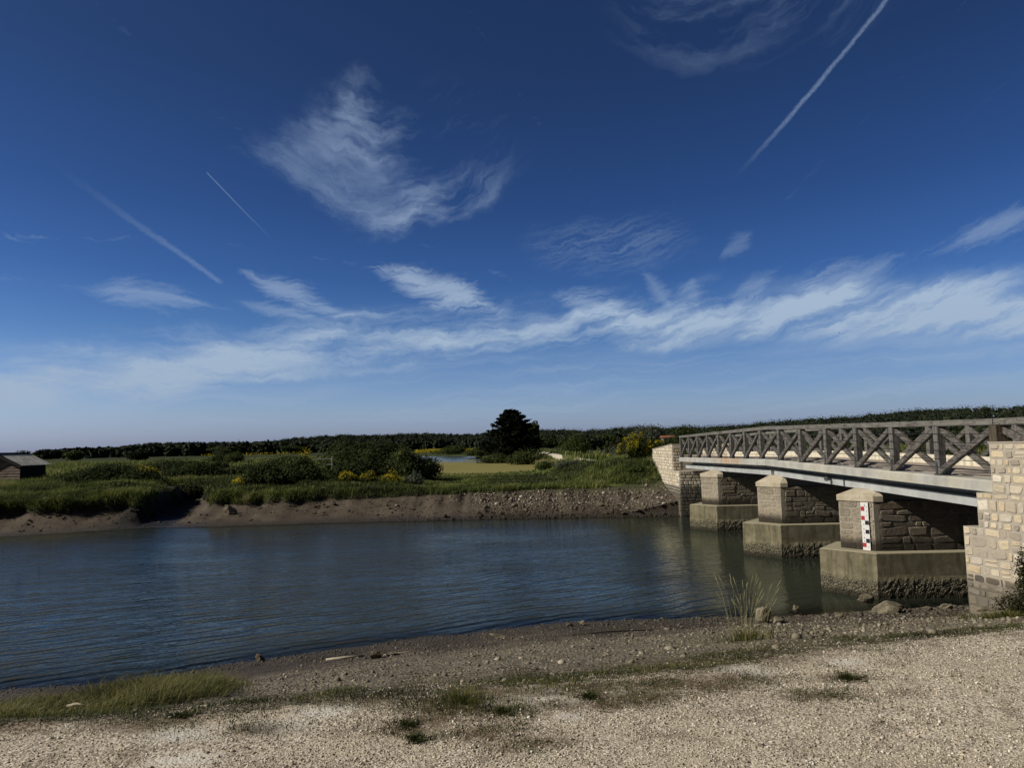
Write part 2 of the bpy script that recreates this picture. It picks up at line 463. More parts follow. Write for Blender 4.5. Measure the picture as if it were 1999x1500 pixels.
def f_wallstone(t, b):
    i = t.island(); p = t.pos(); z = t.xyz(p)[2]
    col = t.ramp(i, [(0, (.30, .27, .22)), (.18, (.40, .35, .28)), (.35, (.62, .53, .38)), (.5, (.57, .46, .30)), (.66, (.66, .57, .41)), (.82, (.50, .45, .37)), (.93, (.74, .68, .56)), (1, (.47, .37, .24))], 'LINEAR')
    n = t.noise(p, 16., 5, .7)
    col = t.mix(n.sm(.5, .7) * .4, col, (.44, .33, .19))
    col = t.mix(t.noise(p, 5., 5, .7).sm(.5, .68) * .45, col, (.24, .215, .18))
    col = t.mix(t.noise(p, 45., 4, .7).sm(.52, .7) * .45, col, (.17, .15, .12))
    st = (z + t.noise(p, 2., 4) * .25).sm(1.1, 1.34, 1., 0.)
    col = t.mix(st * .78, col, (.10, .09, .075))
    band = (z + t.noise(p, 3., 4) * .22).sm(1.12, 1.22) * (z + t.noise(p, 3., 4) * .22).sm(1.28, 1.36, 1., 0.)
    col = t.mix(band * .75, col, (.045, .04, .033))
    return col, t.bump(t.noise(p, 55., 5, .7) + t.noise(p, 14., 3)*1.3, .7, .012)
M_wallstone = material('rubble_stone', f_wallstone, .9, .2)
def f_mortar(t, b):
    p = t.pos(); z = t.xyz(p)[2]
    n = t.noise(p, 9., 5, .7)
    col = t.mix(n, (.33, .295, .24), (.47, .42, .345))
    st = (z + t.noise(p, 2., 4) * .25).sm(1.1, 1.34, 1., 0.)
    col = t.mix(st * .8, col, (.085, .075, .058))
    return col, t.bump(t.noise(p, 80., 4, .7), .7, .008)
M_mortar = material('lime_mortar', f_mortar, .95, .1)
def f_farwall(t, b):
    i = t.island(); p = t.pos(); z = t.xyz(p)[2]
    col = t.ramp(i, [(0, (.42, .37, .29)), (.4, (.58, .51, .39)), (.8, (.70, .63, .50)), (1, (.50, .38, .22))])
    dark = (z + t.noise(p, 2., 4) * .2).sm(1.45, 1.6, 1., 0.)
    col = t.mix(dark * .86, col, (.04, .036, .03))
    return col, t.bump(t.noise(p, 30., 4), .5, .015)
M_farwall = material('pale_wall_stone', f_farwall, .9, .2)

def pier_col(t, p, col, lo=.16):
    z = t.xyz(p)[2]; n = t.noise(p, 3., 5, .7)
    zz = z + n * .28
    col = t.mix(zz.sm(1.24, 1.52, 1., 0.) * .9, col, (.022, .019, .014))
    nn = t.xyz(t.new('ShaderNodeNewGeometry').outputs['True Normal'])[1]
    return t.mix(nn.abs().sm(.86, .97) * .62, col, (.045, .038, .030))  # bank-facing sides, only grazed by the sun, get their shade in the colour
def f_pierstone(t, b):
    i = t.island(); p = t.pos()
    col = t.ramp(i, [(0, (.24, .205, .155)), (.3, (.36, .31, .24)), (.5, (.42, .36, .27)), (.62, (.34, .26, .165)), (.72, (.44, .39, .31)), (1, (.30, .25, .185))])
    col = t.mix(t.noise(p, 22., 6, .75).sm(.45, .68) * .6, col, (.11, .09, .065))
    col = t.mix(t.noise(p, 5., 5, .7).sm(.56, .7) * .55, col, (.42, .38, .32))
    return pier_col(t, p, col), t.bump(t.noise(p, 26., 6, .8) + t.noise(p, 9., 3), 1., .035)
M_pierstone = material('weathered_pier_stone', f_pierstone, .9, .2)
def f_piermortar(t, b):
    p = t.pos()
    col = t.mix(t.noise(p, 8., 5, .7), (.26, .225, .17), (.48, .43, .35))
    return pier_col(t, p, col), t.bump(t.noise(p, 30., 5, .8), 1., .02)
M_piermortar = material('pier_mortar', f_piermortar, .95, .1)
def f_cap(t, b):
    p = t.pos()
    n = t.noise(p, 4., 5, .65)
    col = t.mix(n.sm(.3, .7), (.40, .34, .25), (.56, .50, .38))
    col = t.mix(t.noise(p, 8., 6, .75).sm(.48, .68) * .65, col, (.22, .18, .12))
    return col, t.bump(t.noise(p, 60., 4, .7), .4, .01)
M_cap = material('cap_concrete', f_cap, .9, .2)
def f_footing(t, b):
    p = t.pos(); x, y, z = t.xyz(p)
    n = t.noise(p, 3.5, 6, .7)
    col = t.mix(n.sm(.3, .7), (.135, .12, .072), (.235, .21, .135))
    col = t.mix(t.noise(p, 9., 5, .75).sm(.52, .7) * .6, col, (.08, .07, .04))
    col = t.mix(t.noise(t.scale(p, (9., 9., .9)), 1., 5, .65).sm(.42, .68) * .7, col, (.075, .065, .036))
    col = t.mix(t.noise(p, 2.2, 5, .7).sm(.55, .72) * .5, col, (.30, .275, .20))
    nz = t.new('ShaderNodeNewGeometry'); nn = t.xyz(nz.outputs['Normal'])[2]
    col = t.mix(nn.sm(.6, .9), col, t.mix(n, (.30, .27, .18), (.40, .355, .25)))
    oy = (z + t.noise(p, 5., 4) * .22 + t.noise(p, 1.3, 3) * .3).sm(.55, .74, 1., 0.)
    vor = X(t.nt, t.voro(p, 26., out='Distance'))
    rim = (z + t.noise(p, 3., 3)*.1).sm(.98, 1.05) * .0
    barn = t.mix(vor.sm(.15, .6), (.25, .225, .16), (.06, .052, .034))
    col = t.mix(oy * .9, col, barn)
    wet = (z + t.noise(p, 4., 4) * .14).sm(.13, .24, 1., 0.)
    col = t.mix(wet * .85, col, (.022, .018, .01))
    return col, t.bump((vor * -1. + 1.) * oy * 1.3 + t.noise(p, 50., 5, .75) * .35, .9, .03)
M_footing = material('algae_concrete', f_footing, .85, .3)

def f_deck(t, b):
    p = t.pos(); x, y, z = t.xyz(p)
    n = t.noise(p, 2.2, 6, .6)
    col = t.mix(n.sm(.3, .7), (.32, .315, .285), (.45, .445, .405))
    st = t.noise(t.scale(p, (6., 6., .35)), 1.6, 4, .65)
    col = t.mix(st.sm(.48, .72) * .5, col, (.33, .31, .24))
    yel = t.noise(p, .8, 3).sm(.45, .65) * y.sm(22., 19.)
    col = t.mix(yel * .35, col, (.52, .47, .33))
    rust = (y - 27.2).abs().sm(2.6, .3) * st.sm(.35, .65) * z.sm(2.66, 2.8)
    col = t.mix(rust * .9, col, (.42, .24, .10))
    return col, t.bump(t.noise(p, 60., 4, .6) * .5 + n, .35, .008)
M_deck = material('deck_concrete', f_deck, .8, .3)
def f_girder(t, b):
    p = t.pos()
    n = t.noise(p, 1.8, 5, .6)
    col = t.mix(n.sm(.3, .7), (.31, .32, .315), (.44, .455, .45))
    st = t.noise(t.scale(p, (6., 9., .4)), 2.0, 4, .65)
    return t.mix(st.sm(.5, .75) * .35, col, (.36, .35, .30)), t.bump(n, .2, .01)
M_girder = material('girder_concrete', f_girder, .75, .3)
def f_deckgrit(t, b):
    p = t.pos()
    v = t.xyz(t.voro(p, 90., out='Color'))[0]
    return t.mix(v, (.30, .25, .20), (.55, .48, .40)), t.bump(t.noise(p, 120., 2), .6, .008)
M_deckgrit = material('deck_grit', f_deckgrit, .95, .1)
def f_kerb(t, b):
    p = t.pos(); x, y, z = t.xyz(p)
    st = t.noise(t.scale(p, (3., 5., .6)), 1.6, 5, .7)
    col = t.mix(st.sm(.35, .7), (.70, .66, .55), (.48, .43, .31))
    return t.mix(t.noise(p, 2.2, 4).sm(.55, .72) * .5, col, (.48, .34, .16)), t.bump(t.noise(p, 30., 4), .4, .01)
M_kerb = material('kerb_concrete', f_kerb, .85, .25)

def wood_mat(name, axis, ca, cb, cc):
    def f(t, b):
        tc = t.new('ShaderNodeTexCoord').outputs['Object']
        sc = {'x': (1.2, 22, 22), 'y': (22, 1.2, 22), 'z': (22, 22, 1.2), 'd': (16, 4, 16)}[axis]
        p = t.pos()
        g = t.noise(t.scale(p, sc), 1.5, 5, .7)
        n = t.noise(p, 3., 4, .6)
        col = t.mix(g.sm(.35, .65), ca, cb)
        col = t.mix(n.sm(.5, .72) * .7, col, cc)
        crack = t.noise(t.scale(p, sc), 3.2, 3, .6).sm(.60, .66)
        col = t.mix(crack * .75, col, (.015, .013, .012))
        return col, t.bump(g * 1.0 - crack * .8, .7, .01)
    return material(name, f, .8, .25)
M_rail = wood_mat('rail_timber', 'y', (.105, .10, .09), (.21, .20, .178), (.07, .062, .052))
M_post = wood_mat('post_timber', 'z', (.095, .09, .083), (.19, .182, .168), (.065, .056, .045))
M_brace = wood_mat('brace_timber', 'd', (.060, .057, .053), (.165, .152, .136), (.095, .075, .056))
M_dpost = wood_mat('dark_post_timber', 'z', (.06, .047, .03), (.12, .098, .066), (.03, .025, .018))
M_plank = wood_mat('shed_board', 'x', (.15, .11, .09), (.27, .21, .17), (.09, .07, .055))
M_black_board = wood_mat('black_board', 'z', (.006, .006, .006), (.014, .013, .012), (.004, .004, .004))  # near-black boards for the shed sides, ridge cap and bargeboards
def f_metal(t, b):
    b.inputs['Metallic'].default_value = .8
    return t.mix(t.noise(t.pos(), 40., 3), (.10, .10, .10), (.22, .22, .22))
M_metal = material('galvanised_steel', f_metal, .45, .5)
def f_cable(t, b): return t.mix(t.noise(t.pos(), 40., 3), (.01, .01, .01), (.03, .03, .03))
M_cable = material('dark_cable', f_cable, .6, .3)
def f_roof(t, b):
    p = t.pos(); n = t.noise(p, 1.6, 6, .75)
    return t.mix(n.sm(.35, .65), (.28, .28, .27), (.50, .50, .49)), None
M_roof = material('lichened_roof_sheet', f_roof, .9, .2)
def flat(name, c, rough=.6, var=.15):
    def f(t, b):
        n = t.noise(t.pos(), 25., 4, .6)
        d = tuple(q*(1-var*2) for q in c)
        return t.mix(n, d, tuple(min(1, q*(1+var)) for q in c))
    return material(name, f, rough, .3)
M_white = flat('gauge_white', (.72, .72, .70), .5, .06)
M_red = flat('gauge_red', (.42, .025, .035), .5, .1)
M_black = flat('gauge_black', (.012, .012, .014), .5, .1)
M_digit = flat('gauge_digit', (.06, .06, .06), .5, .1)
M_gatewhite = flat('gate_paint', (.55, .55, .52), .6)
M_fence = flat('fence_post_wood', (.09, .075, .055), .9)
M_stick = flat('bleached_wood', (.42, .37, .27), .85, .2)
M_bark = flat('bark', (.05, .04, .03), .95, .3)
M_terra = flat('roof_tile', (.28, .12, .07), .9, .2)
M_render = flat('house_render', (.30, .26, .21), .9, .1)

L_dark = leaf_mat('dark_bramble_leaf', (.008, .014, .005), (.075, .10, .034))
L_mid = leaf_mat('tamarisk_leaf', (.016, .026, .008), (.11, .135, .045))
L_green = leaf_mat('willow_leaf', (.016, .030, .008), (.095, .13, .035))
L_gray = leaf_mat('silvery_leaf', (.03, .04, .025), (.15, .17, .12))
L_cyp = leaf_mat('cypress_leaf', (.003, .005, .003), (.024, .031, .014), .12)
L_wood = leaf_mat('distant_wood_leaf', (.006, .011, .008), (.055, .068, .038), .1, ns=.045)
L_pale = leaf_mat('poplar_leaf', (.03, .035, .022), (.12, .125, .085), .2)
L_brown = leaf_mat('heather_leaf', (.010, .009, .004), (.055, .055, .022), .2)
G_far = tint_mat('marsh_grass', [(0, (.022, .030, .010)), (.32, (.070, .098, .022)), (.62, (.18, .215, .05)), (.82, (.27, .26, .095)), (1, (.34, .29, .16))])
G_near = tint_mat('bank_grass', [(0, (.03, .035, .012)), (.3, (.075, .085, .022)), (.6, (.19, .18, .050)), (.85, (.32, .27, .11)), (1, (.46, .40, .22))])
G_flower = tint_mat('yellow_petal', [(0, (.32, .25, .01)), (.5, (.54, .44, .015)), (1, (.70, .60, .05))], .4)
G_white = tint_mat('white_petal', [(0, (.18, .18, .14)), (1, (.5, .5, .42))], .3)

# ------------------------------------------------------------------ ground sheet
def axis_fine(segs):
    out = [segs[0][0]]
    for a, b, st in segs:
        n = max(1, int(round((b - a) / st)))
        out += list(a + (b - a) * (np.arange(n) + 1) / n)
    return np.array(out)
def geo_ext(start, step, end, f=1.09):
    o = []; x = start
    while x < end: step *= f; x += step; o.append(x)
    return np.array(o)
ys = axis_fine([(-3, 3, .5), (3, 8, .055), (8, 16, .1), (16, 31, .5), (31, 42, .13), (42, 62, .28)])
ys = np.concatenate([[-60, -30, -15, -8], ys, geo_ext(62, .3, 9000, 1.055)])
xs = axis_fine([(-30, -6, .22), (-6, 7, .065), (7, 13, .13)])
xs = np.concatenate([-geo_ext(30, .25, 9000, 1.075)[::-1], xs, geo_ext(13, .15, 9000, 1.075)])
gx, gy = np.meshgrid(xs, ys)
gz = height(gx, gy)
# keep the ground below the abutment front faces
NX, NY = len(xs), len(ys)
WEEDS = [(-.69, 4.59, .20), (-.4, 5.19, .35), (-.19, 5.39, .25), (.15, 5.3, .22), (.53, 5.4, .25), (.66, 4.99, .22), (.31, 5.0, .2), (-.11, 4.89, .25), (.8, 5.13, .25),
         (2.4, 5.37, .15), (1.85, 6.1, .4), (1.41, 5.89, .35), (2.35, 6.3, .4), (-2.27, 5.01, .2), (-1.92, 5.4, .4), (-1.52, 5.4, .35), (-1.1, 5.3, .3), (-.45, 4.91, .25), (-.53, 4.74, .2),
         (1.1, 5.43, .3), (1.37, 5.3, .25), (-2.5, 4.9, .3), (3.0, 6.6, .4), (3.8, 6.9, .4), (4.6, 7.1, .4), (5.4, 7.4, .4), (.2, 5.7, .3), (.9, 5.85, .3), (-1.6, 4.7, .15), (-2.9, 5.3, .4), (-3.5, 5.0, .4), (2.0, 5.0, .15), (1.6, 5.45, .25), (-.2, 4.5, .2), (.1, 4.3, .15)]
CHALK = [(.15, 5.62, .16), (.35, 5.05, .12), (1.2, 5.85, .14), (-.9, 5.55, .12), (.0, 5.0, .16), (.11, 5.17, .2), (-.04, 5.55, .16), (-.3, 5.52, .14), (-.49, 5.43, .1), (1.69, 5.78, .22), (1.82, 5.55, .14), (-.18, 5.1, .12), (.32, 4.74, .09), (.22, 5.32, .12), (-2.12, 4.6, .22), (-1.51, 4.75, .2), (.73, 5.23, .08), (-1.9, 4.2, .2), (2.6, 5.8, .15), (.45, 5.6, .1), (-.75, 5.35, .12), (-1.3, 5.0, .2)]
def blobs(x, y, L, asp=1.9):
    s = np.zeros(np.shape(x))
    for (a, b, r) in L: s = np.maximum(s, np.exp(-(((x-a)/(r*asp))**2 + ((y-b)/r)**2)))
    return s
near = (gy < 20)
weed = np.where(near, blobs(gx, gy, WEEDS), 0)
yCg = np.interp(gx, NCX, NCY)
weed = np.maximum(weed, np.where(near, .75*np.exp(-((gy - yCg - .15)/.45)**2) * smooth(.35, .6, fbm(gx*1.1, gy*1.1, 61, 3)+.5), 0))
weed = np.maximum(weed, np.where(near, smooth(-2.6, -3.6, gx)*smooth(4.6, 5.2, gy), 0))
weed = np.maximum(weed, np.where(near & (gy < 12), .33*smooth(.5, .75, fbm(gx*1.7, gy*1.7, 62, 4)+.5), 0))
chalk = np.where(near, blobs(gx, gy, CHALK, 1.4), 0)
V = np.stack([gx, gy, gz], -1).reshape(-1, 3)
ii = np.arange(NY-1)[:, None]*NX + np.arange(NX-1)[None, :]
F = np.stack([ii, ii+1, ii+NX+1, ii+NX], -1).reshape(-1, 4)
cx = (gx[:-1, :-1]+gx[1:, 1:])/2; cy = (gy[:-1, :-1]+gy[1:, 1:])/2
yCc = np.interp(cx, NCX, NCY); yNc = np.interp(cx, NSX, NSY); yFc = np.interp(cx, FSX, FSY); mid = (yNc+yFc)/2
mwc = np.interp(cx, [-40, -22, -12, -6, -2, 2, 8], [1.7, 1.8, 2.0, 2.4, 3.0, 3.3, 3.0])
gdc, gac = gul_d(cx, cy)
zone = np.full(cx.shape, 4)
zone[cy > 41] = 3; zone[(cy <= 41)] = 3
zone[(cy > mid) & (cy < yFc + mwc + 1.2)] = 2
zone[(cy > mid) & (cy < 52) & (gac > 0.01) & (gac < 18) & (gdc > -2.0) & (gdc < np.interp(gac, [0, 4, 9, 13, 24], [2.6, 2.2, 1.4, .7, .5]))] = 2
zone[cy <= mid] = 1
zone[cy < yCc - .1] = 0
rxc = road_x(cy)
zone[(cy > 35.2) & (np.abs(cx - rxc) < np.interp(cy, [36, 44, 50], [1.2, .9, .4])) & (cy < 160)] = 4
zone = zone.ravel()
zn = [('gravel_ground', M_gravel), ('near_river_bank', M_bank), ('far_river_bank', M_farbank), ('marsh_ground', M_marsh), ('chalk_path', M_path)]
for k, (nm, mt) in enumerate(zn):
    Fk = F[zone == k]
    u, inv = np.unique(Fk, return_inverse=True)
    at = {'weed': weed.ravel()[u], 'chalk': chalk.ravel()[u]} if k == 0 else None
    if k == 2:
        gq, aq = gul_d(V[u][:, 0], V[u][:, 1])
        at = {'gully': np.where(aq > 2.5, np.exp(-(np.minimum(gq+1.8, 0)/.9)**2-(np.maximum(gq+.1, 0)/.5)**2), 0)}  # mask for the painted shadow on gully floor and left wall
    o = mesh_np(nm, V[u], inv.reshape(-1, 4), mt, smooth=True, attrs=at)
    tag(o, kind='structure')

# ------------------------------------------------------------------ water
def f_water():
    m = bpy.data.materials.new('river_water'); m.use_nodes = True; nt = m.node_tree; t = NT(nt)
    for n in list(nt.nodes): nt.nodes.remove(n)
    out = t.new('ShaderNodeOutputMaterial')
    p = t.pos(); x, y, z = t.xyz(p)
    # rotated frame: u along the crests, v across them
    a = math.radians(31); ca, sa = math.cos(a), math.sin(a)
    warp = t.noise(p, .35, 3) * 1.6
    u = x*ca + y*sa; v = x*(-sa) + y*ca + warp * .35
    w1 = t.noise(t.comb(u*.55, v*2.9, 1.), 1.0, 2, .5)
    w2 = t.noise(t.comb(u*1.6 + v*.5, v*6.5, 4.), 1.0, 3, .6)
    w3 = t.noise(t.comb(u*7., v*17., 9.), 1.0, 2, .6)
    calm = t.noise(t.scale(p, (.16, .3, 1.)), 1., 4, .6).sm(.3, .7, .45, 1.15)
    lee = x.sm(4., 9., 1., .45)
    tr1 = (v*17. + (warp + w1)*5.)._op('SINE') + (v*24. + u*2.6 + (warp + w2)*6.)._op('SINE')*.5
    near_ = y.sm(33., 13.) * x.sm(8., 2.)
    hgt = (w1 * .030 + w2 * .024 + w3 * .010) * calm * lee + tr1 * near_ * (w1*1.2 + .2) * .0066
    nrm = t.bump(hgt, 1., 1.)
    gl = t.new('ShaderNodeBsdfGlossy'); gl.inputs['Roughness'].default_value = .03; gl.inputs[0].default_value = (.93, 1., .95, 1)
    t.link(nrm, gl.inputs['Normal'])
    df = t.new('ShaderNodeBsdfDiffuse'); df.inputs[0].default_value = (.024, .030, .022, 1)
    tr = t.new('ShaderNodeBsdfTransparent'); tr.inputs[0].default_value = (.75, .64, .46, 1)
    dep = t.attr('depth')
    mk = (dep * 4.5).sm(0.0, 1.15, .1, .97)
    m1 = t.new('ShaderNodeMixShader'); t.link(mk, m1.inputs[0]); t.link(tr.outputs[0], m1.inputs[1]); t.link(df.outputs[0], m1.inputs[2])
    fr = t.new('ShaderNodeFresnel'); fr.inputs[0].default_value = 1.33; t.link(nrm, fr.inputs['Normal'])
    m2 = t.new('ShaderNodeMixShader'); ff = X(nt, fr.outputs[0]) * dep.sm(0., .35, .62, 1.); t.link(ff, m2.inputs[0]); t.link(m1.outputs[0], m2.inputs[1]); t.link(gl.outputs[0], m2.inputs[2])
    t.link(m2.outputs[0], out.inputs[0])
    return m
M_water = f_water()
wx = np.concatenate([-geo_ext(30, .3, 900, 1.12)[::-1], axis_fine([(-30, 20, .2)]), geo_ext(20, .3, 900, 1.12)])
wy = axis_fine([(-8, 8, 1.), (8, 18, .12), (18, 30, .6), (30, 46, .2), (46, 60, 1.)])
a_, b_ = np.meshgrid(wx, wy)
dep = -height(a_, b_)
Vw = np.stack([a_, b_, a_*0], -1).reshape(-1, 3); nx = len(wx)
ii = np.arange(len(wy)-1)[:, None]*nx + np.arange(nx-1)[None, :]
Fw = np.stack([ii, ii+1, ii+nx+1, ii+nx], -1).reshape(-1, 4)
dm = dep.ravel()
Fw = Fw[(dm[Fw].max(axis=1) > -.25)]
u, inv = np.unique(Fw, return_inverse=True)
tag(mesh_np('river_water', Vw[u], inv.reshape(-1, 4), M_water, smooth=True, attrs={'depth': np.maximum(dm[u], 0)}), kind='structure')

def f_pond(t, b):
    p = t.pos(); x, y, z = t.xyz(p)
    n = t.noise(t.scale(p, (.35, .12, 1)), 1., 5, .65)
    al = (n*.8 + (y * -.008 + .98)).sm(.40, .55)
    strip = t.noise(t.scale(p, (.25, .6, 1)), 1., 5, .7)
    al = al * strip.sm(.60, .72, 1., .35)
    col = t.mix(al, (.07, .075, .06), t.mix(n, (.16, .15, .042), (.29, .255, .09)))
    t.link(al.sm(0., 1., .12, .9), b.inputs['Roughness'])
    t.link(al.sm(0., 1., .35, .1), b.inputs['Specular IOR Level'])
    return col, t.bump(t.noise(p, 3., 3), .1, .02)
M_pond = material('pond_water', f_pond, .2, .5)
g = Geo(); g.poly([(p[0]*1.0, p[1], 1.17) for p in POND + np.where(POND > 0, .4, -.4)*[1, 0]])
tag(g.build('pond_water', M_pond), kind='structure')

# ------------------------------------------------------------------ scattered stones
OCT_V = np.array([[1, 0, 0], [-1, 0, 0], [0, 1, 0], [0, -1, 0], [0, 0, 1], [0, 0, -1]], float)
OCT_F = np.array([[0, 2, 4], [2, 1, 4], [1, 3, 4], [3, 0, 4], [2, 0, 5], [1, 2, 5], [3, 1, 5], [0, 3, 5]])
def ico():
    ph = (1+5**.5)/2
    v = np.array([[-1, ph, 0], [1, ph, 0], [-1, -ph, 0], [1, -ph, 0], [0, -1, ph], [0, 1, ph], [0, -1, -ph], [0, 1, -ph], [ph, 0, -1], [ph, 0, 1], [-ph, 0, -1], [-ph, 0, 1]], float)
    v /= np.linalg.norm(v[0])
    f = np.array([[0, 11, 5], [0, 5, 1], [0, 1, 7], [0, 7, 10], [0, 10, 11], [1, 5, 9], [5, 11, 4], [11, 10, 2], [10, 7, 6], [7, 1, 8], [3, 9, 4], [3, 4, 2], [3, 2, 6], [3, 6, 8], [3, 8, 9], [4, 9, 5], [2, 4, 11], [6, 2, 10], [8, 6, 7], [9, 8, 1]])
    return v, f
ICO_V, ICO_F = ico()
def scatter(name, x, y, size, mat, base='oct', flat_=.62, sink=.25, smooth_=False):
    z = height(x, y); n = len(x)
    bv, bf = (OCT_V, OCT_F) if base == 'oct' else (ICO_V, ICO_F)
    k = len(bv)
    P = bv[None]*rng.uniform(.7, 1.25, (n, k, 1))
    P = P*np.stack([rng.uniform(.7, 1.2, n), rng.uniform(.6, 1., n), rng.uniform(.4, .8, n)*flat_/.6], -1)[:, None, :]
    a = rng.uniform(0, 2*PI, n); b = rng.normal(0, .35, n)
    ca, sa, cb, sb = np.cos(a), np.sin(a), np.cos(b), np.sin(b)
    X_, Y_, Z_ = P[..., 0], P[..., 1], P[..., 2]
    X2 = X_*cb[:, None] + Z_*sb[:, None]; Z2 = -X_*sb[:, None] + Z_*cb[:, None]
    X3 = X2*ca[:, None] - Y_*sa[:, None]; Y3 = X2*sa[:, None] + Y_*ca[:, None]
    s = size[:, None]*.5
    V = np.stack([X3*s + x[:, None], Y3*s + y[:, None], Z2*s + (z + size*sink*.5)[:, None]], -1).reshape(-1, 3)
    F = (bf[None] + (np.arange(n)*k)[:, None, None]).reshape(-1, 3)
    return mesh_np(name, V, F, mat, smooth=smooth_)

n = 85000
yy = 3.45 + (rng.random(n)**1.25)*4.2; xx = rng.uniform(-1, 1, n)*(yy*.78+.35)
keep = (yy < np.interp(xx, NCX, NCY) + .35)
w = blobs(xx, yy, WEEDS); keep &= rng.random(n) > w*.75
keep &= rng.random(n) > np.where(xx < -2.9, smooth(4.2, 4.9, yy), 0)
keep &= rng.random(n) > blobs(xx, yy, CHALK, 1.4)*.8
keep &= rng.random(n) < .45 + .9*vnoise(xx*1.7, yy*1.7, 71)
xx, yy = xx[keep], yy[keep]
tag(scatter('gravel', xx, yy, np.clip(rng.lognormal(math.log(.0105), .38, len(xx)), .005, .035), M_pebble),
    'loose pale gravel strewn over the foreground', 'gravel', kind='stuff')
n = 380; yy = 3.6 + rng.random(n)*3.4; xx = rng.uniform(-1, 1, n)*(yy*.78+.3)
k_ = yy < np.interp(xx, NCX, NCY) - .1; xx, yy = xx[k_], yy[k_]; n = len(xx)
tag(scatter('larger_pebbles', xx, yy, rng.uniform(.014, .032, n), M_pebble, 'ico', .5, .2), 'scattered larger stones among the foreground gravel', 'stones', kind='stuff')
n = 52000
xx = rng.uniform(-9, 11.5, n); tt = rng.random(n)
yN = np.interp(xx, NSX, NSY); yC = np.interp(xx, NCX, NCY)
yy = yC + (yN + .35 - yC)*tt**.8
dens = vnoise(xx*.8, yy*.8, 81)*.6 + .35 + .5*smooth(.75, 1., tt) + .35*smooth(3.5, 7, xx)*smooth(.5, .9, tt)
keep = (rng.random(n) < dens) & ~((xx < -3.2) & (tt < .75)) & ~((xx > 7.9) & (yy < 12.6))
xx, yy, tt = xx[keep], yy[keep], tt[keep]
sz = np.clip(rng.lognormal(math.log(.028), .5, len(xx)), .010, .16)*(.68 + .32*smooth(0, 4, xx) + .7*smooth(4, 8, xx)*smooth(.5, .9, tt))
tag(scatter('bank_shingle', xx, yy, sz, M_shingle, 'ico', .5, .15), 'brown shingle and clods on the near river bank', 'shingle', kind='stuff')
n = 9000
xx = rng.uniform(-7, 8.0, n); yF = np.interp(xx, FSX, FSY); yy = yF - .2 + rng.random(n)*4.2
keep = rng.random(n) < (.10 + .9*smooth(-3.5, .5, xx))*(.35 + .9*vnoise(xx*.6, yy*.9, 91))*(1-smooth(3.0, 4.2, yy-yF))
xx, yy = xx[keep], yy[keep]
sz = np.clip(rng.lognormal(math.log(.075), .5, len(xx)), .03, .32)
tag(scatter('far_bank_stones', xx, yy, sz, M_farstone, 'ico', .55, .2), 'grey and white stones littering the far bank by the bridge', 'stones', kind='stuff')
n = 1700
xx = rng.uniform(-26, -3, n); yF = np.interp(xx, FSX, FSY); yy = yF + .4 + rng.random(n)**.7*2.6
keep = rng.random(n) < .75*vnoise(xx*.5, yy*1.1, 93)
xx, yy = xx[keep], yy[keep]
tag(scatter('mud_clods', xx, yy, np.clip(rng.lognormal(math.log(.08), .5, len(xx)), .03, .3), M_farbank, 'ico', .5, .1), 'brown clods of mud on the left part of the far bank', 'clods', kind='stuff')

# individual rocks
def rock(x, y, s, label, asp=(1, .8, .6), dz=.1, seed=0, name='rock', mat=None):
    r = np.random.default_rng(seed+500)
    import bmesh
    bm = bmesh.new(); bmesh.ops.create_icosphere(bm, subdivisions=4, radius=.5)
    off = r.uniform(0, 50, 3)
    planes = [(r.normal(size=3)) for _ in range(9)]
    planes = [p/np.linalg.norm(p) for p in planes]
    cut = r.uniform(.22, .40, 9)
    for v in bm.verts:
        c = np.array(v.co)
        for p, d in zip(planes, cut):
            q = c @ p
            if q > d: c = c - p*(q-d)*.9
        c = c*(1 + .34*float(vnoise(c[0]*3.2+off[0], c[1]*3.2+c[2]*4+off[1], 5)-.5) + .16*float(vnoise(c[0]*9+off[1], c[1]*9+c[2]*7+off[0], 6)-.5))
        v.co = (c[0]*asp[0]*s, c[1]*asp[1]*s, c[2]*asp[2]*s)
    me = bpy.data.meshes.new(name); bm.to_mesh(me); bm.free(); me.materials.append(mat or M_rock)
    o = link(name, me); o.location = (x, y, hz(x, y) + dz*s); o.rotation_euler = (r.uniform(-.15, .15), r.uniform(-.15, .15), r.uniform(-.5, .5))
    return tag(o, label, 'rock')
rock(7.38, 14.35, .62, 'broad flat boulder at the water edge in front of the nearest pier', (1.45, .85, .50), .16, 1, 'boulder')
rock(7.5, 15.5, .40, 'flat stone breaking the water just left of the nearest pier footing base', (1., .6, .5), .62, 2)
rock(4.42, 13.1, .38, 'dark upright rock at the water edge behind the tall grass tuft', (.8, .7, 1.25), .3, 3)
rock(4.66, 13.0, .30, 'low dark rock leaning against the upright dark rock', (1., .7, .6), .15, 4)
rock(5.75, 14.95, .19, 'small pointed stone standing in the shallow water', (.8, .7, .9), .75, 5)
rock(6.02, 13.55, .17, 'round dark stone on the shingle left of the broad boulder', (1, .9, .9), .3, 6)
rock(1.27, 14.0, .20, 'pale rounded stone on the waterline near the middle', (1., .8, .75), .25, 7)
rock(1.0, 13.75, .13, 'smaller pale stone just below the rounded one on the waterline', (1, .8, .7), .2, 8)
rock(-4.3, 12.25, .22, 'angular stone at the water edge toward the left', (.8, .7, 1.), .25, 9)
rock(-1.98, 10.35, .22, 'dark brown clod of turf on the bank, left of a second one', (1.2, .7, .6), .15, 10, 'turf_clod', M_bank)
rock(-1.75, 10.4, .18, 'dark brown clod of turf on the bank, right of a larger one', (1.3, .7, .5), .15, 11, 'turf_clod', M_bank)
rock(8.6, 14.5, .28, 'grey stone at the foot of the near stone wall by the water', (1.2, .8, .55), .15, 12)
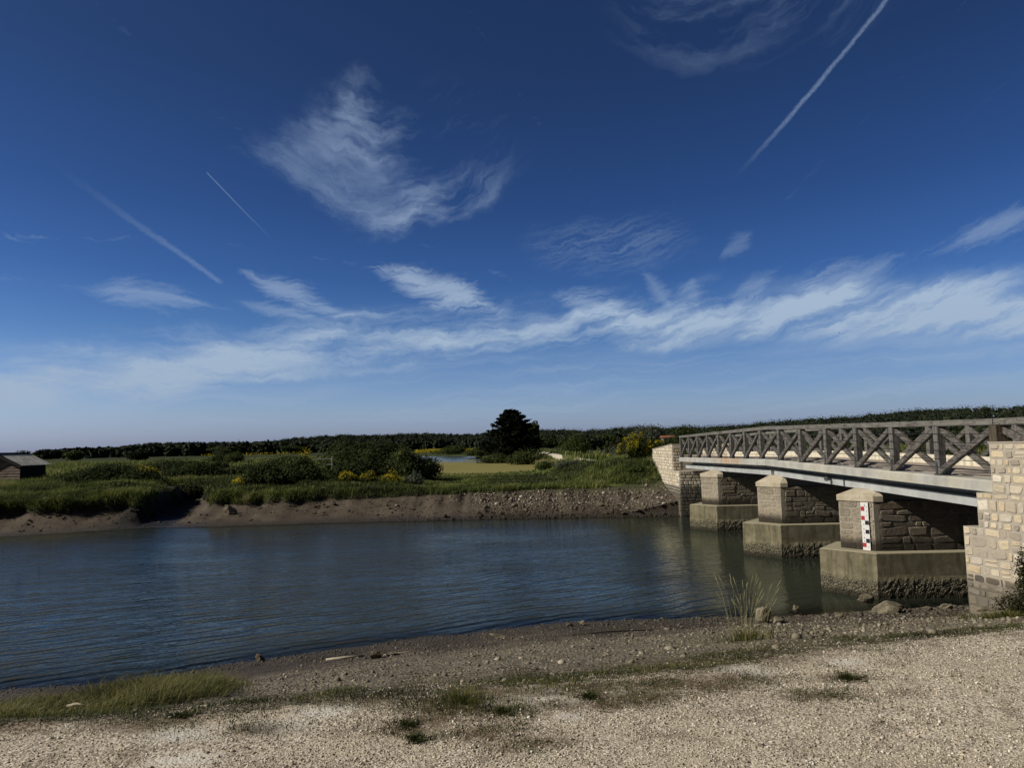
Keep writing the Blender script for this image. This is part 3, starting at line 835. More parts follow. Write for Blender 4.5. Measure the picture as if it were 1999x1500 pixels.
rock(8.05, 14.25, .20, 'dark stone between the broad boulder and the near stone wall', (1.1, .8, .6), .2, 13)
rock(-.3, 12.2, .22, 'long flat pale stone lying on the dark shingle', (1.5, .6, .3), .1, 14)
rock(-14.2, 35.9, .75, 'tilted grey slab on the mud right of the gully', (1.1, .35, .8), .2, 15, 'stone_slab')
rock(4.4, 36.6, .4, 'pale stone larger than those around it on the far bank', (1.2, .8, .6), .2, 16)
rock(-3.4, 35.5, .35, 'dark lump of weed at the far waterline', (1, .8, .7), .2, 17, 'weed_lump', M_bank)
rock(8.05, 12.35, .38, 'squared stone block at the base of the near wall corner', (1.3, .8, .5), .1, 18)

def stick(name, pts, r, label, mat=M_stick, cat='stick'):
    g = Geo(); g.tube([(x, y, hz(x, y) + r*.8 + dz) for (x, y, dz) in pts], [r]*(len(pts)-1)+[r*.5], 6)
    tag(g.build(name, mat, smooth=True), label, cat)
stick('stick', [(-3.58, 5.84, .05), (-3.48, 5.79, .06), (-3.38, 5.75, .05)], .011, 'white stick lying on the grass at lower left')
stick('stick', [(-3.0, 11.5, .0), (-2.7, 11.45, .01), (-2.4, 11.5, .0)], .022, 'pale driftwood stick on the shingle left of centre')
stick('stick', [(-2.2, 11.35, .0), (-1.9, 11.4, .01), (-1.55, 11.3, .0)], .012, 'thin driftwood stick lying right of the pale one')
stick('stick', [(.9, 12.0, .0), (1.5, 12.1, .02), (2.3, 12.2, .0)], .013, 'long thin dark stick on the shingle near the middle', M_bark)

# ------------------------------------------------------------------ grass
def blades(name, x, y, h, w, lean_a, lean, tint, mat, dz=0., parent=None, zfix=None):
    n = len(x); z = (height(x, y) if zfix is None else zfix) + dz
    a = rng.uniform(0, 2*PI, n); ux, uy = np.cos(a)*w*.5, np.sin(a)*w*.5
    lx, ly = np.cos(lean_a)*lean*h, np.sin(lean_a)*lean*h
    hh = h*np.sqrt(np.maximum(1-lean**2*.6, .15))
    P = np.zeros((n, 5, 3))
    P[:, 0] = np.stack([x-ux, y-uy, z-.03], -1); P[:, 1] = np.stack([x+ux, y+uy, z-.03], -1)
    mx, my = x+lx*.35, y+ly*.35
    P[:, 2] = np.stack([mx+ux*.75, my+uy*.75, z+hh*.6], -1); P[:, 3] = np.stack([mx-ux*.75, my-uy*.75, z+hh*.6], -1)
    P[:, 4] = np.stack([x+lx, y+ly, z+hh*(1-.25*lean)], -1)
    F = np.array([[0, 1, 2], [0, 2, 3], [3, 2, 4]])[None] + (np.arange(n)*5)[:, None, None]
    T = np.repeat(tint, 5).reshape(n, 5); T[:, :2] -= .25; T[:, 4] += .08
    return mesh_np(name, P.reshape(-1, 3), F.reshape(-1, 3), mat, parent, attrs={'tint': np.clip(T, 0, 1).ravel()})

def far_ok(x, y):
    yF = np.interp(x, FSX, FSY); mw = mud_w(x)
    gd, ga = gul_d(x, y)
    ok = (y > yF + mw + .12) & ~((ga > .01) & (ga < 17) & (gd > -1.45) & (gd < np.interp(ga, [0, 4, 9, 13, 24], [2.3, 2.0, 1.2, .5, .3])))
    ok &= poly_sd(x, y, POND) > .4
    ok &= ~((np.abs(x - road_x(y)) < .55) & (y > 34))
    ok &= ~((x > 8.0) & (x < 11.3) & (y < 41.3))
    ok &= ~((x > 5) & (x < 8.2) & (height(x, y) < 1.3))
    return ok
n = 210000
yy = 33.5 + rng.random(n)**1.5*22; xx = rng.uniform(-.80, .34, n)*yy
ok = far_ok(xx, yy); xx, yy = xx[ok], yy[ok]; n = len(xx)
yF = np.interp(xx, FSX, FSY); edge = np.exp(-np.maximum(yy-yF-2.2, 0)/.9)
cl = vnoise(xx*1.3, yy*1.3, 51); c2 = fbm(xx*.25, yy*.25, 52, 3)+.5
short = smooth(-1., 2.5, xx)*smooth(5.0, 2.4, yy - yF)
h = (.22 + .42*cl*c2*1.6)*(1-.6*short)*(1-.62*smooth(-6.8, -5.6, xx)*smooth(4.2, 2.6, xx)*smooth(39.5, 42, yy))
ok = rng.random(n) > short*.5
leanA = np.where(rng.random(n) < .75, rng.normal(-.5, .8, n), rng.uniform(0, 6.28, n))
leanA = np.where(rng.random(n) < edge*.8, rng.normal(-PI/2, .5, n), leanA)
lean = np.clip(rng.normal(.45, .18, n) + .45*edge, .05, 1.15)
tint = np.clip(.34 + .75*(c2-.5)*1.7 + .35*(cl-.5) + rng.normal(0, .13, n) + .22*edge*(rng.random(n) < .5) + .12*short, 0, 1)
tint = np.where(rng.random(n) < .05, .9, tint)
tag(blades('marsh_grass', xx[ok], yy[ok], h[ok], rng.uniform(.018, .04, n)[ok], leanA[ok], lean[ok], tint[ok], G_far), 'rank green grass along the top of the far bank', 'grass', kind='stuff')
n = 60000
yy = 54 + rng.random(n)**1.6*110; xx = rng.uniform(-.80, .95, n)*yy
ok = far_ok(xx, yy); xx, yy = xx[ok], yy[ok]; n = len(xx)
cl = vnoise(xx*.4, yy*.4, 53)
tag(blades('meadow_grass', xx, yy, (.3+.5*cl)*(1-.75*smooth(-9., -7.5, xx)*smooth(4.5, 2.5, xx)*smooth(66, 62, yy)), rng.uniform(.05, .12, n), rng.normal(-.5, 1, n), np.clip(rng.normal(.4, .2, n), 0, 1), np.clip(.3+.5*cl+rng.normal(0, .12, n), 0, 1), G_far), 'grass of the open marsh behind the far bank', 'grass', kind='stuff')

# near grass: left clump, edge strip and weeds
def near_grass(name, n, fx, fy, hfn, keepfn, tintfn, label, w=(.003, .006)):
    xx, yy = fx(n), fy(n)
    k = keepfn(xx, yy); xx, yy = xx[k], yy[k]; n = len(xx)
    h = hfn(xx, yy)*rng.uniform(.55, 1.25, n)
    tag(blades(name, xx, yy, h, rng.uniform(*w, n), (vnoise(xx*1.1, yy*1.1, 111)*7.-2.) + rng.normal(0, .8, n), np.clip(rng.normal(.95, .22, n), .1, 1.25), np.clip(tintfn(xx, yy)+rng.normal(0, .18, n), 0, 1), G_near), label, 'grass', kind='stuff')
def left_m(x, y):
    e = -2.65 - .55*np.sin(y*1.7) + .6*fbm(x*1.2, y*1.2, 66, 3)
    return smooth(0, .9, (e - x) - .15 + (y-5.2)*.1) * smooth(3.7, 4.35, y + .6*fbm(x*1.6, y*1.6, 67, 4) + (x+3.1)*-.55) * (.35+.65*smooth(.3, .55, fbm(x*2.6, y*2.6, 167, 4)+.5))
near_grass('bank_grass', 170000, lambda n: rng.uniform(-7.5, -1.6, n), lambda n: 3.9 + rng.random(n)*5.0,
           lambda x, y: (.06 + .12*smooth(4.6, 6.3, y))*(.45+1.15*vnoise(x*2.3, y*2.3, 68)),
           lambda x, y: (rng.random(len(x)) < left_m(x, y)) & (y < np.interp(x, NSX, NSY)-.1) & (y < 7.9 + (-3.4-x)*.5 + .5*fbm(x*2, y*0, 168, 2)),
           lambda x, y: .46 + .5*(fbm(x*1.5, y*1.5, 69, 3)+.05) - .22*smooth(5.5, 4.8, y), 'yellow green grass on the bank at lower left')
def strip_m(x, y):
    yC = np.interp(x, NCX, NCY)
    m = np.exp(-((y-yC-.2)/.5)**2)*smooth(.40, .66, fbm(x*2.3, y*2.3, 61, 4)+.5)*(.12+.88*smooth(.3, .7, vnoise(x*.9, y*.9, 161)))
    m = np.maximum(m, blobs(x, y, WEEDS)*smooth(.38, .6, fbm(x*3, y*3, 63, 3)+.5))
    return np.clip(m, 0, 1)
near_grass('verge_grass', 150000, lambda n: rng.uniform(-4.2, 8, n), lambda n: rng.uniform(4.1, 8.6, n),
           lambda x, y: .022 + .035*vnoise(x*3, y*3, 64)**2 + .03*smooth(.3, .9, strip_m(x, y)),
           lambda x, y: rng.random(len(x)) < strip_m(x, y), lambda x, y: .22 + .7*fbm(x*2, y*2, 65, 3), 'short dry grass and moss along the gravel edge', (.0025, .005))

near_grass('moss_mat', 110000, lambda n: rng.uniform(-4., 6.5, n), lambda n: rng.uniform(3.9, 7.8, n),
           lambda x, y: .010 + .012*vnoise(x*5, y*5, 164),
           lambda x, y: rng.random(len(x)) < np.clip(blobs(x, y, WEEDS, 2.2)*1.3*smooth(.36, .62, fbm(x*4, y*4, 163, 4)+.5) + .55*smooth(.58, .72, fbm(x*2.2, y*2.2, 162, 5)+.5)*smooth(4.0, 5.2, y), 0, 1),
           lambda x, y: 0*x + .16 + .4*np.maximum(fbm(x*3, y*3, 165, 3), 0), 'low brown and green moss creeping over the gravel', (.004, .010))
def tuft(name, x, y, r, n, h, label, tint=.5, lean=.5, w=(.004, .008), heads=False, mat=None, cat='grass tuft'):
    rt = empty(name, (x, y, hz(x, y)))
    a = rng.uniform(0, 2*PI, n); rr = r*np.abs(rng.normal(0, .62, n))*(1+.5*np.sin(a*3+x*9)+.3*np.sin(a*5))
    xx = x+np.cos(a)*rr; yy = y+np.sin(a)*rr
    hh = h*rng.uniform(.3, 1.1, n)
    o = blades('blade_cluster', xx, yy, hh, rng.uniform(*w, n), a+rng.normal(0, .5, n), np.clip(rng.normal(lean, .2, n), .05, 1.1), np.clip(rng.normal(tint, .15, n), 0, 1), mat or G_near)
    o.parent = rt; o.matrix_parent_inverse = Matrix.Translation((-x, -y, -hz(x, y))); tag(o, kind='stuff')
    tag(rt, label, cat)
    return rt
tf = tuft('grass_tuft', 2.5, 7.95, .34, 420, .19, 'tall wispy grass tuft with long seed stalks on the gravel edge', .5, .6)
g = Geo()
for i in range(44):
    a = random.uniform(0, 6.28); r = random.uniform(0, .22); hh = random.uniform(.30, .68); ln = random.uniform(.05, .4)*hh
    bx, by = 2.5+math.cos(a)*r, 7.95+math.sin(a)*r; z0 = hz(2.5, 7.95)
    a2 = a + random.gauss(0, .4)
    pts = [(bx+math.cos(a2)*ln*t*t, by+math.sin(a2)*ln*t*t, z0+hh*t) for t in (0, .35, .7, .9)]
    g.tube(pts, [.0014, .0012, .0009, .0007], 4)
    e = pts[-1]
    g.tube([e, (e[0]+math.cos(a2)*.03, e[1]+math.sin(a2)*.03, e[2]+.05), (e[0]+math.cos(a2)*.05, e[1]+math.sin(a2)*.05, e[2]+.08)], [.002, .0035, .001], 4)
M_stalk = flat('seed_stalk', (.30, .28, .15), .8, .2)
o = g.build('seed_stalk', M_stalk); o.parent = tf; o.matrix_parent_inverse = Matrix.Translation((-2.5, -7.95, -hz(2.5, 7.95)))
tag(o, kind='stuff')
tuft('grass_tuft', -.38, 5.12, .26, 900, .11, 'spreading green tuft on the gravel left of the white chalk patch', .42, .7, (.0025, .005))
for (x, y, r, lb) in [(-.70, 4.66, .10, 'dark green weed on the gravel, upper of two close together'), (-.60, 4.40, .085, 'dark green weed on the gravel, lowest in the foreground'),
                      (.50, 5.15, .09, 'small green weed right of the large chalk patch'), (2.42, 5.37, .075, 'lone green weed on the open gravel at right'),
                      (-2.28, 5.0, .08, 'small dark weed on the gravel at left'), (-.1, 4.88, .09, 'green weed below the spreading grass tuft')]:
    tuft('weed', x, y, r, 420, .045, lb, .18, .9, (.004, .009), cat='weed')

# ------------------------------------------------------------------ foliage
def leaf_quads(C, N, size, asp=1.6):
    """C centres, N normals -> rhombic leaves"""
    n = len(C)
    N = N/np.maximum(np.linalg.norm(N, axis=1, keepdims=True), 1e-6)
    T = np.cross(N, rng.normal(size=(n, 3))); T /= np.maximum(np.linalg.norm(T, axis=1, keepdims=True), 1e-6)
    B = np.cross(N, T); s = size[:, None]
    P = np.stack([C-T*s*.5*asp, C+B*s*.5, C+T*s*.5*asp, C-B*s*.5], 1)
    return P
def crown_points(lobes, n, shell=.45):
    """points in ellipsoid lobes, mostly near the surface"""
    L = np.array(lobes, float)
    vol = (L[:, 3]*L[:, 4]*L[:, 5])**.7; pick = rng.choice(len(L), n, p=vol/vol.sum())
    d = rng.normal(size=(n, 3)); d /= np.linalg.norm(d, axis=1, keepdims=True)
    r = 1 - shell*rng.random(n)**1.5; r *= 1+.12*rng.normal(size=n)*.6
    q = L[pick]
    C = q[:, :3] + d*q[:, 3:6]*r[:, None]
    N = d/q[:, 3:6]
    return C, N
def bush_lobes(w, d, h, k, seed):
    r = np.random.default_rng(seed); out = []
    for i in range(k):
        a = r.uniform(0, 2*PI); rr = r.uniform(0, .62)
        px, py = math.cos(a)*rr*w/2, math.sin(a)*rr*d/2
        s = r.uniform(.28, .5)
        hz_ = h*(1-rr*.55)*r.uniform(.65, 1.)
        out.append((px, py, hz_*.52, w*s*.62, d*s*.62, hz_*.5))
    return out
def plant(name, x, y, lobes, nleaf, lsize, mat, label, cat, group=None, trunk=None, zb=None, flowers=None, fsize=.05, fmat=None, core=True, stems=5, shell=.5):
    z = (hz(x, y) if zb is None else zb) - .05
    rt = empty(name, (x, y, z)); tag(rt, label, cat, group)
    C, N = crown_points(lobes, nleaf, shell)
    keep = C[:, 2] > .02; C, N = C[keep], N[keep]
    N = N/np.linalg.norm(N, axis=1, keepdims=True) + rng.normal(0, .55, C.shape) + [0, 0, .25]
    P = leaf_quads(C, N, lsize*rng.uniform(.6, 1.3, len(C)))
    V = P.reshape(-1, 3); F = np.arange(len(C)*4).reshape(-1, 4)
    nm = 'crown' if 'tree' in name or name in ('cypress', 'poplar') else 'foliage'
    mesh_np(nm, V, F, mat, rt)
    g = Geo()
    if trunk:
        tr, th = trunk
        g.tube([(0, 0, -.1), (tr*.3, 0, th*.5), (0, tr*.4, th)], [tr, tr*.75, tr*.5], 7)
        for (lx, ly, lz, *_r) in lobes[:9]: g.tube([(0, 0, th*.55), (lx*.45, ly*.45, (th*.6+lz)*.5), (lx*.9, ly*.9, lz)], [tr*.45, tr*.3, tr*.12], 5)
        g.build('trunk', M_bark, rt, smooth=True)
    else:
        for i in range(stems):
            l = lobes[i % len(lobes)]
            g.tube([(l[0]*.2, l[1]*.2, -.05), (l[0]*.6, l[1]*.6, l[2]*.6), (l[0], l[1], l[2]*1.3)], [.03, .02, .008], 5)
        g.build('stem_cluster', M_bark, rt)
    if flowers:
        nf, where = flowers
        C, N = crown_points(where or lobes, nf, .3)
        k = C[:, 2] > .1*np.max(C[:, 2]); C = C[k]
        C = C + [0, 0, .05]
        P = leaf_quads(C, rng.normal(size=C.shape)+[0, -.3, 1.2], fsize*rng.uniform(.6, 1.4, len(C)), 1.)
        mesh_np('blossom', P.reshape(-1, 3), np.arange(len(C)*4).reshape(-1, 4), fmat or G_flower, rt, attrs={'tint': np.repeat(rng.random(len(C)), 4)})
    return rt

# shrubs behind the far bank, centre left
SH = [(-14.6, 42.3, 3.2, 2.2, 1.6, L_dark, 'low dark bramble beside the yellow flowers right of the gully'),
      (-12.7, 42.6, 3.2, 2.4, 1.75, L_dark, 'rounded dark bramble in front of the white gate frame'),
      (-13.9, 45.6, 3.2, 2.6, 2.3, L_mid, 'leafy shrub with a few yellow blooms behind the low brambles'),
      (-11.6, 50.0, 5.2, 3.4, 3.3, L_mid, 'tall olive green shrub right behind the white gate frame'),
      (-9.0, 49.2, 4.2, 3.6, 3.25, L_dark, 'tallest dark shrub in the middle of the far bank thicket'),
      (-7.3, 47.9, 3.6, 3.0, 2.75, L_mid, 'dense shrub just right of the tallest thicket shrub'),
      (-6.5, 50.2, 3.2, 2.8, 2.1, L_dark, 'dark shrub ending the thicket beside the pond'),
      (-9.9, 45.0, 4.2, 2.4, 1.7, L_dark, 'shadowed low shrub behind the yellow flower strip')]
for i, (x, y, w, d, h, m, lb) in enumerate(SH):
    plant('shrub', x, y, bush_lobes(w, d, h, 16, i+1), 8500, .095, m, lb, 'shrub')
YF = [(-15.7, 42.2, 2.2, 1.5, .95, 900, 'bright yellow flowering clump at the left end of the thicket'),
      (-13.6, 46.6, 1.5, 1.2, 2.3, 420, 'small yellow flower clump on top of the shrubs'),
      (-10.0, 42.9, 1.4, 1.0, .85, 420, 'yellow flowering clump right of the rounded dark bramble'),
      (-8.6, 43.2, 1.5, 1.0, .85, 260, 'sparse yellow flowers in the middle of the flower strip'),
      (-7.4, 43.2, 1.5, 1.0, .95, 420, 'yellow flowering clump left of the white umbels')]
for i, (x, y, w, d, h, nf, lb) in enumerate(YF):
    lo = bush_lobes(w, d, h, 7, 40+i)
    plant('flowering_plant', x, y, lo, 1500, .07, L_mid, lb, 'flowers', flowers=(int(nf*2.4), [(l[0], l[1], l[2]*1.25, l[3]*1.05, l[4], l[5]*1.05) for l in lo]), fsize=.055)
plant('white_umbel_plant', -5.9, 43.5, bush_lobes(1.9, 1.0, .95, 7, 50), 1500, .07, L_gray, 'clump of whitish umbels at the right end of the flower strip', 'flowers', flowers=(320, None), fsize=.05, fmat=G_white)
# left marsh
LM = [(-31.5, 52.5, 5.5, 3.0, 1.25, L_dark, 'bramble bank nearest the corner of the shed'),
      (-23.2, 52.5, 5.0, 3.0, 1.7, L_dark, 'dark bramble mound right of the yellow flowers on the left marsh'),
      (-20.3, 54.0, 4.0, 3.0, 1.4, L_mid, 'olive scrub between the two dark fence posts'),
      (-33.0, 70.0, 9.0, 4.0, 1.7, L_mid, 'long olive hedge far behind the brambles of the left marsh'),
      (-24.0, 76.0, 8.0, 4.0, 1.6, L_dark, 'dark hedge piece in the open marsh behind the gully'),
      (-27.8, 48.5, 7.0, 3.0, 1.45, L_dark, 'long low bramble bank left of the yellow flowers on the left marsh'),
      (-24.6, 47.0, 4.2, 2.6, 1.4, L_dark, 'dark low bramble in front of the yellow flowers on the left marsh'),
      (-27.5, 57.5, 9.0, 3.4, 1.8, L_dark, 'wide dark bramble behind the yellow flowers on the left marsh'),
      (-34.0, 62.0, 7.0, 3.0, 1.5, L_mid, 'low scrub right of the black-sided shed'),
      (-20.4, 44.6, 2.6, 2.4, 1.0, L_brown, 'brownish scrub on the left edge of the gully'),
      (-25.5, 62.0, 2.6, 2.0, 1.5, L_dark, 'small round dark bush in the open left marsh'),
      (-22.5, 41.0, 3.0, 2.0, .55, L_mid, 'low spreading plants above the gully cliff')]
for i, (x, y, w, d, h, m, lb) in enumerate(LM):
    plant('bramble', x, y, bush_lobes(w, d, h, 22, 60+i), 6500, .10, m, lb, 'bramble')
lo = bush_lobes(2.8, 1.6, 1.5, 9, 70)
plant('flowering_plant', -25.2, 49.3, lo, 1700, .08, L_mid, 'yellow flowering clump on the left marsh between brambles', 'flowers', flowers=(1300, [(l[0], l[1], l[2]*1.2, l[3], l[4], l[5]*.9) for l in lo]), fsize=.05)
lo = bush_lobes(1.2, 1., 1.3, 5, 71)
plant('flowering_plant', -30.5, 55.0, lo, 600, .08, L_mid, 'faint yellow flowers standing left of the larger clump on the left marsh', 'flowers', flowers=(150, None), fsize=.06)
# by the bridge
lo = [(random.gauss(0, .62), random.gauss(0, .25), abs(random.gauss(.95, .36)), random.uniform(.12, .34), random.uniform(.12, .3), random.uniform(.15, .4)) for _ in range(24)]
lo += [(0, .1, .5, .9, .6, .45), (.1, 0, 1.0, .5, .4, .4)]
plant('mustard_bush', 7.55, 43.0, lo, 5200, .06, L_green, 'large bright yellow mustard bush left of the far bridge wall', 'flowers', flowers=(4200, lo[:24]), fsize=.050, zb=hz(7.55, 43.0)-.1)
lo = [(0, 0, 1.9, .6, .4, .45), (.5, 0, 1.75, .5, .4, .3), (-.7, 0, 1.5, .5, .4, .4)]
plant('white_umbel_plant', 8.3, 45.0, lo, 350, .05, L_gray, 'thin pale stalks rising above the yellow mustard bush', 'flowers', flowers=(110, None), fsize=.06, fmat=G_white, zb=hz(7.6, 44.5)-.2)
for i, (x, y, w, d, h, m, lb) in enumerate([
        (7.0, 40.2, 1.6, 1.2, .55, L_green, 'dark green leafy plant on the slope below the mustard bush'),
        (4.2, 52, 3.2, 2.0, .8, L_gray, 'grey green umbels right of the pond edge below the path'),
        (2.6, 60., 2.0, 1.6, 1.0, L_green, 'small light green bush on the dike slope by the pond'),
        (-17.0, 47.3, 1.8, 1.4, .9, L_brown, 'dull brown bush on the right edge of the gully')]):
    plant('shrub', x, y, bush_lobes(w, d, h, 8, 80+i), 1800, .07, m, lb, 'shrub')
# thicket behind the path, toward the cypress
TH = [(1.5, 88, 6.5, 4, 2.6, L_mid, 'wide grey green tamarisk thicket at the foot of the cypress'),
      (-2.4, 97, 5.5, 4, 2.0, L_mid, 'low tamarisk thicket left of the wide one by the pond'),
      (9.0, 100, 5.5, 5, 4.4, L_green, 'bushy green tree right against the cypress'),
      (13.5, 88, 6., 4, 2.4, L_gray, 'grey green scrub behind the chalk path'),
      (12.6, 76, 4.2, 3, 1.8, L_gray, 'pale umbel scrub left of the mustard bush'),
      (17.0, 84, 5.5, 4, 3.2, L_dark, 'dark bush left of the mustard bush in the middle distance'),
      (14.3, 99, 5.5, 4, 2.6, L_brown, 'brownish bush between the dark bush and the green tree'),
      (22., 95, 7., 5, 3.6, L_dark, 'dark bush right behind the mustard bush'),
      (-6.5, 150, 9, 5, 2.4, L_mid, 'low scrub on the far side of the pond left of the cypress'),
      (-15., 185, 12, 6, 2.7, L_mid, 'long low scrub beyond the pond'),
      (-46, 118, 3.4, 3, 2.6, L_mid, 'small lone tree in the open marsh far left'),
      (-50, 122, 7, 4, 2.1, L_dark, 'dark low bush beside the small lone marsh tree'),
      (30., 84, 9., 5, 3.2, L_green, 'broad green bush seen through the far end of the bridge railing'),
      (41., 88, 10., 5, 3.0, L_dark, 'dark bush seen through the middle of the bridge railing'),
      (52., 84, 10., 5, 2.9, L_green, 'green bush seen through the near end of the bridge railing'),
      (65., 86, 10., 5, 3.0, L_mid, 'rightmost bush seen through the bridge railing'),
      (24., 58, 7., 4, 1.9, L_green, 'bush on the far bank right behind the bridge deck'),
      (35., 60, 9., 4, 2.0, L_mid, 'low bush further right behind the bridge deck')]
for i, (x, y, w, d, h, m, lb) in enumerate(TH):
    tree = 'tree' in lb.split(' right')[0] and h > 2.5
    plant('small_tree' if ('tree' in lb and 'low' not in lb) else 'shrub', x, y, bush_lobes(w, d, h, 15, 100+i), 3600, .12*(y/80)**.6, m, lb, 'tree' if ('tree' in lb and 'low' not in lb) else 'shrub', trunk=(.12, h*.5) if ('tree' in lb and 'low' not in lb) else None)
# lower right bush in front of the near wall
lo = []
for i in range(17):
    a = -PI/2 + random.uniform(-1.5, 1.2); r = random.uniform(.1, .5); hgt = random.uniform(.45, 1.0)
    lo.append((math.cos(a)*r*.7, math.sin(a)*r*.5, hgt*.62, .07+.1*random.random(), .1, hgt*.42))
lo += [(.0, 0, .2, .45, .35, .22), (.3, 0, .25, .4, .35, .25), (-.25, .0, .14, .3, .25, .14)]
bx, by = 7.78, 10.75
plant('wall_shrub', bx, by, [(a*1.15, b, c*1.15, d*1.3, e*1.3, f_*1.1) for a, b, c, d, e, f_ in lo], 17000, .024, L_brown, 'dark spiky shrub growing against the near stone wall', 'shrub', stems=17, shell=.8)
tuft('grass_tuft', 7.05, 10.4, .5, 1500, .17, 'short green grass at the foot of the near stone wall shrub', .4, .6, (.005, .009))

# ------------------------------------------------------------------ cypress
def cypress(x, y, hgt, rad, label):
    rt = empty('cypress', (x, y, hz(x, y)-.1)); tag(rt, label, 'tree')
    g = Geo(); C = []; N = []; S = []
    g.tube([(0, 0, 0), (.1, 0, hgt*.35), (-.1, .1, hgt*.7), (.25, 0, hgt*.97)], [.42, .32, .18, .04], 9)
    r = np.random.default_rng(8)
    for i in range(240):
        t = r.random()**.85; z0 = hgt*(.03 + .88*t)
        L = rad*(1.05 - t**1.55)*r.uniform(.70, 1.08)+.3
        if .35 < t < .6: L *= r.uniform(.75, 1.02)
        a = r.uniform(0, 2*PI); up = r.uniform(.10, .42) + .25*t
        p0 = np.array([0, 0, z0]); pts = []
        for k in range(6):
            s = k/5; pts.append(p0 + np.array([math.cos(a)*L*s, math.sin(a)*L*s, L*(up*s**1.4 - .10*s)]))
        g.tube([tuple(q) for q in pts[:5]], [.07, .06, .045, .03, .015], 5)
        nn = int(95 + 110*L/rad)
        s = r.random(nn)**.55; base = p0 + np.stack([math.cos(a)*L*s, math.sin(a)*L*s, L*(up*s**1.4-.10*s)], -1)
        wdt = .12*L*(1.15-s)+.07
        off = r.normal(size=(nn, 3))*np.stack([wdt, wdt, wdt*.35], -1)
        C.append(base+off); N.append(np.stack([-math.sin(a)*r.normal(0, .3, nn), r.normal(0, .5, nn), 1+0*s], -1)); S.append(r.uniform(.12, .26, nn))
    C = np.concatenate(C); N = np.concatenate(N); S = np.concatenate(S)
    P = leaf_quads(C, N, S, 2.0)
    mesh_np('crown', P.reshape(-1, 3), np.arange(len(C)*4).reshape(-1, 4), L_cyp, rt)
    g.build('trunk', M_bark, rt, smooth=True)
cypress(-.2, 110, 8.6, 5.0, 'big dark spreading cypress standing alone on the skyline')

# middle-distance trees on the skyline and in the hedges
def tree_lobes(w, h, k, seed, lo_z=.35):
    r = np.random.default_rng(seed); out = []
    for i in range(k):
        a = r.uniform(0, 2*PI); rr = r.uniform(0, .6); zz = r.uniform(lo_z, .85)
        sc = .30*(1.15 - abs(zz-.6))
        out.append((math.cos(a)*rr*w/2, math.sin(a)*rr*w/2, zz*h, w*sc, w*sc, h*.20))
    return out
MT = [(54, 300, 9, 10.0, L_pale, 'poplar', 'airy pale poplar with thin crown on the skyline, left of the rounder one'),
      (59, 300, 14, 10.0, L_pale, 'poplar', 'broad pale poplar on the skyline right of the airy one'),
      (73.5, 300, 15, 10.5, L_dark, 'round_tree', 'large round dark tree on the skyline above the far end of the bridge'),
      (40, 300, 9, 6.5, L_mid, 'round_tree', 'rounded green tree on the skyline left of the poplars'),
      (5.2, 165, 3, 7, L_mid, 'round_tree', 'tree half hidden behind the cypress'),
      (100, 420, 18, 11, L_mid, 'round_tree', 'olive tree rising behind the bridge rail, left of the middle'),
      (118, 420, 20, 10.5, L_mid, 'round_tree', 'broad olive tree behind the bridge rail, right of the other olive tree'),
      (196, 480, 22, 12, L_pale, 'silver_tree', 'silvery pale tree above the bridge rail at right')]
for i, (x, y, w, h, m, nm, lb) in enumerate(MT):
    nm2 = nm if 'tree' in nm else 'poplar'
    plant(nm2, x, y, tree_lobes(w, h, 14, 200+i), 1500 if i else 800, .45, m, lb, 'tree', trunk=(.3, h*.5), shell=.7)
hedge = []
for i in range(58):
    az = random.uniform(-35, 34); R_ = random.uniform(190, 520)
    if -12 < az < 2 and R_ < 240: R_ += 120
    hedge.append((R_*math.sin(math.radians(az)), R_*math.cos(math.radians(az))))
for i, (x, y) in enumerate(hedge):
    R_ = math.hypot(x, y); h = random.uniform(2.2, 3.6)*(1 + (R_-190)/330*.9); w = h*random.uniform(1.6, 3.2)
    if x > 0: h *= 1.3
    plant('hedge_tree', x, y, tree_lobes(w, h, 12, 300+i, .12), 800, .3+.5*(R_/500), random.choice([L_dark, L_mid, L_dark, L_wood]),
          'dark hedge tree among many on the flat land beyond the marsh', 'tree', 'hedge trees beyond the marsh', trunk=(.2, h*.5), shell=.6)

# ------------------------------------------------------------------ woods on the hills
def wood(name, az0, az1, n, r0, r1, hgt, label, leaf=.95, nl=90):
    az = np.radians(rng.uniform(az0, az1, n)); deg = np.degrees(az)
    R = np.interp(deg, [-60, -3, 4, 60], [1250, 1250, 850, 850])
    rr = R*(r0 + (r1-r0)*rng.random(n)**.75); x = rr*np.sin(az); y = rr*np.cos(az); z = height(x, y)
    hh = hgt*rng.uniform(.6, 1.3, n)*np.interp(deg, [-34, -29, -24, -18], [.55, .72, .9, 1.])*(1+.45*(vnoise(x*.012, y*.004, 99)-.5)); hh = hh*np.interp(rr/R, [.3, .8], [.5, 1.]); ww = hh*rng.uniform(.7, 1.35, n)
    d = rng.normal(size=(n, nl, 3)); d[..., 2] = np.abs(d[..., 2])*.9 + .0*d[..., 2] ; d /= np.linalg.norm(d, axis=2, keepdims=True)
    inner = (np.arange(nl) < 26)[None, :, None]
    rad = np.where(inner, .62, 1+.12*rng.normal(size=(n, nl, 1)))
    C = d*rad*np.stack([ww*.55, ww*.55, hh*.55], -1)[:, None, :]
    C[..., 2] += (hh*.42)[:, None]; C += np.stack([x, y, z], -1)[:, None, :]
    N = d + rng.normal(0, .35, d.shape)
    s = leaf*rng.uniform(.7, 1.4, n*nl)*np.repeat(R/1000, nl)*np.tile(np.where(np.arange(nl) < 26, 3.6, 1.), n)
    P = leaf_quads(C.reshape(-1, 3), N.reshape(-1, 3), s, 1.1)
    tag(mesh_np(name, P.reshape(-1, 3), np.arange(n*nl*4).reshape(-1, 4), L_wood), label, 'woodland', kind='stuff')
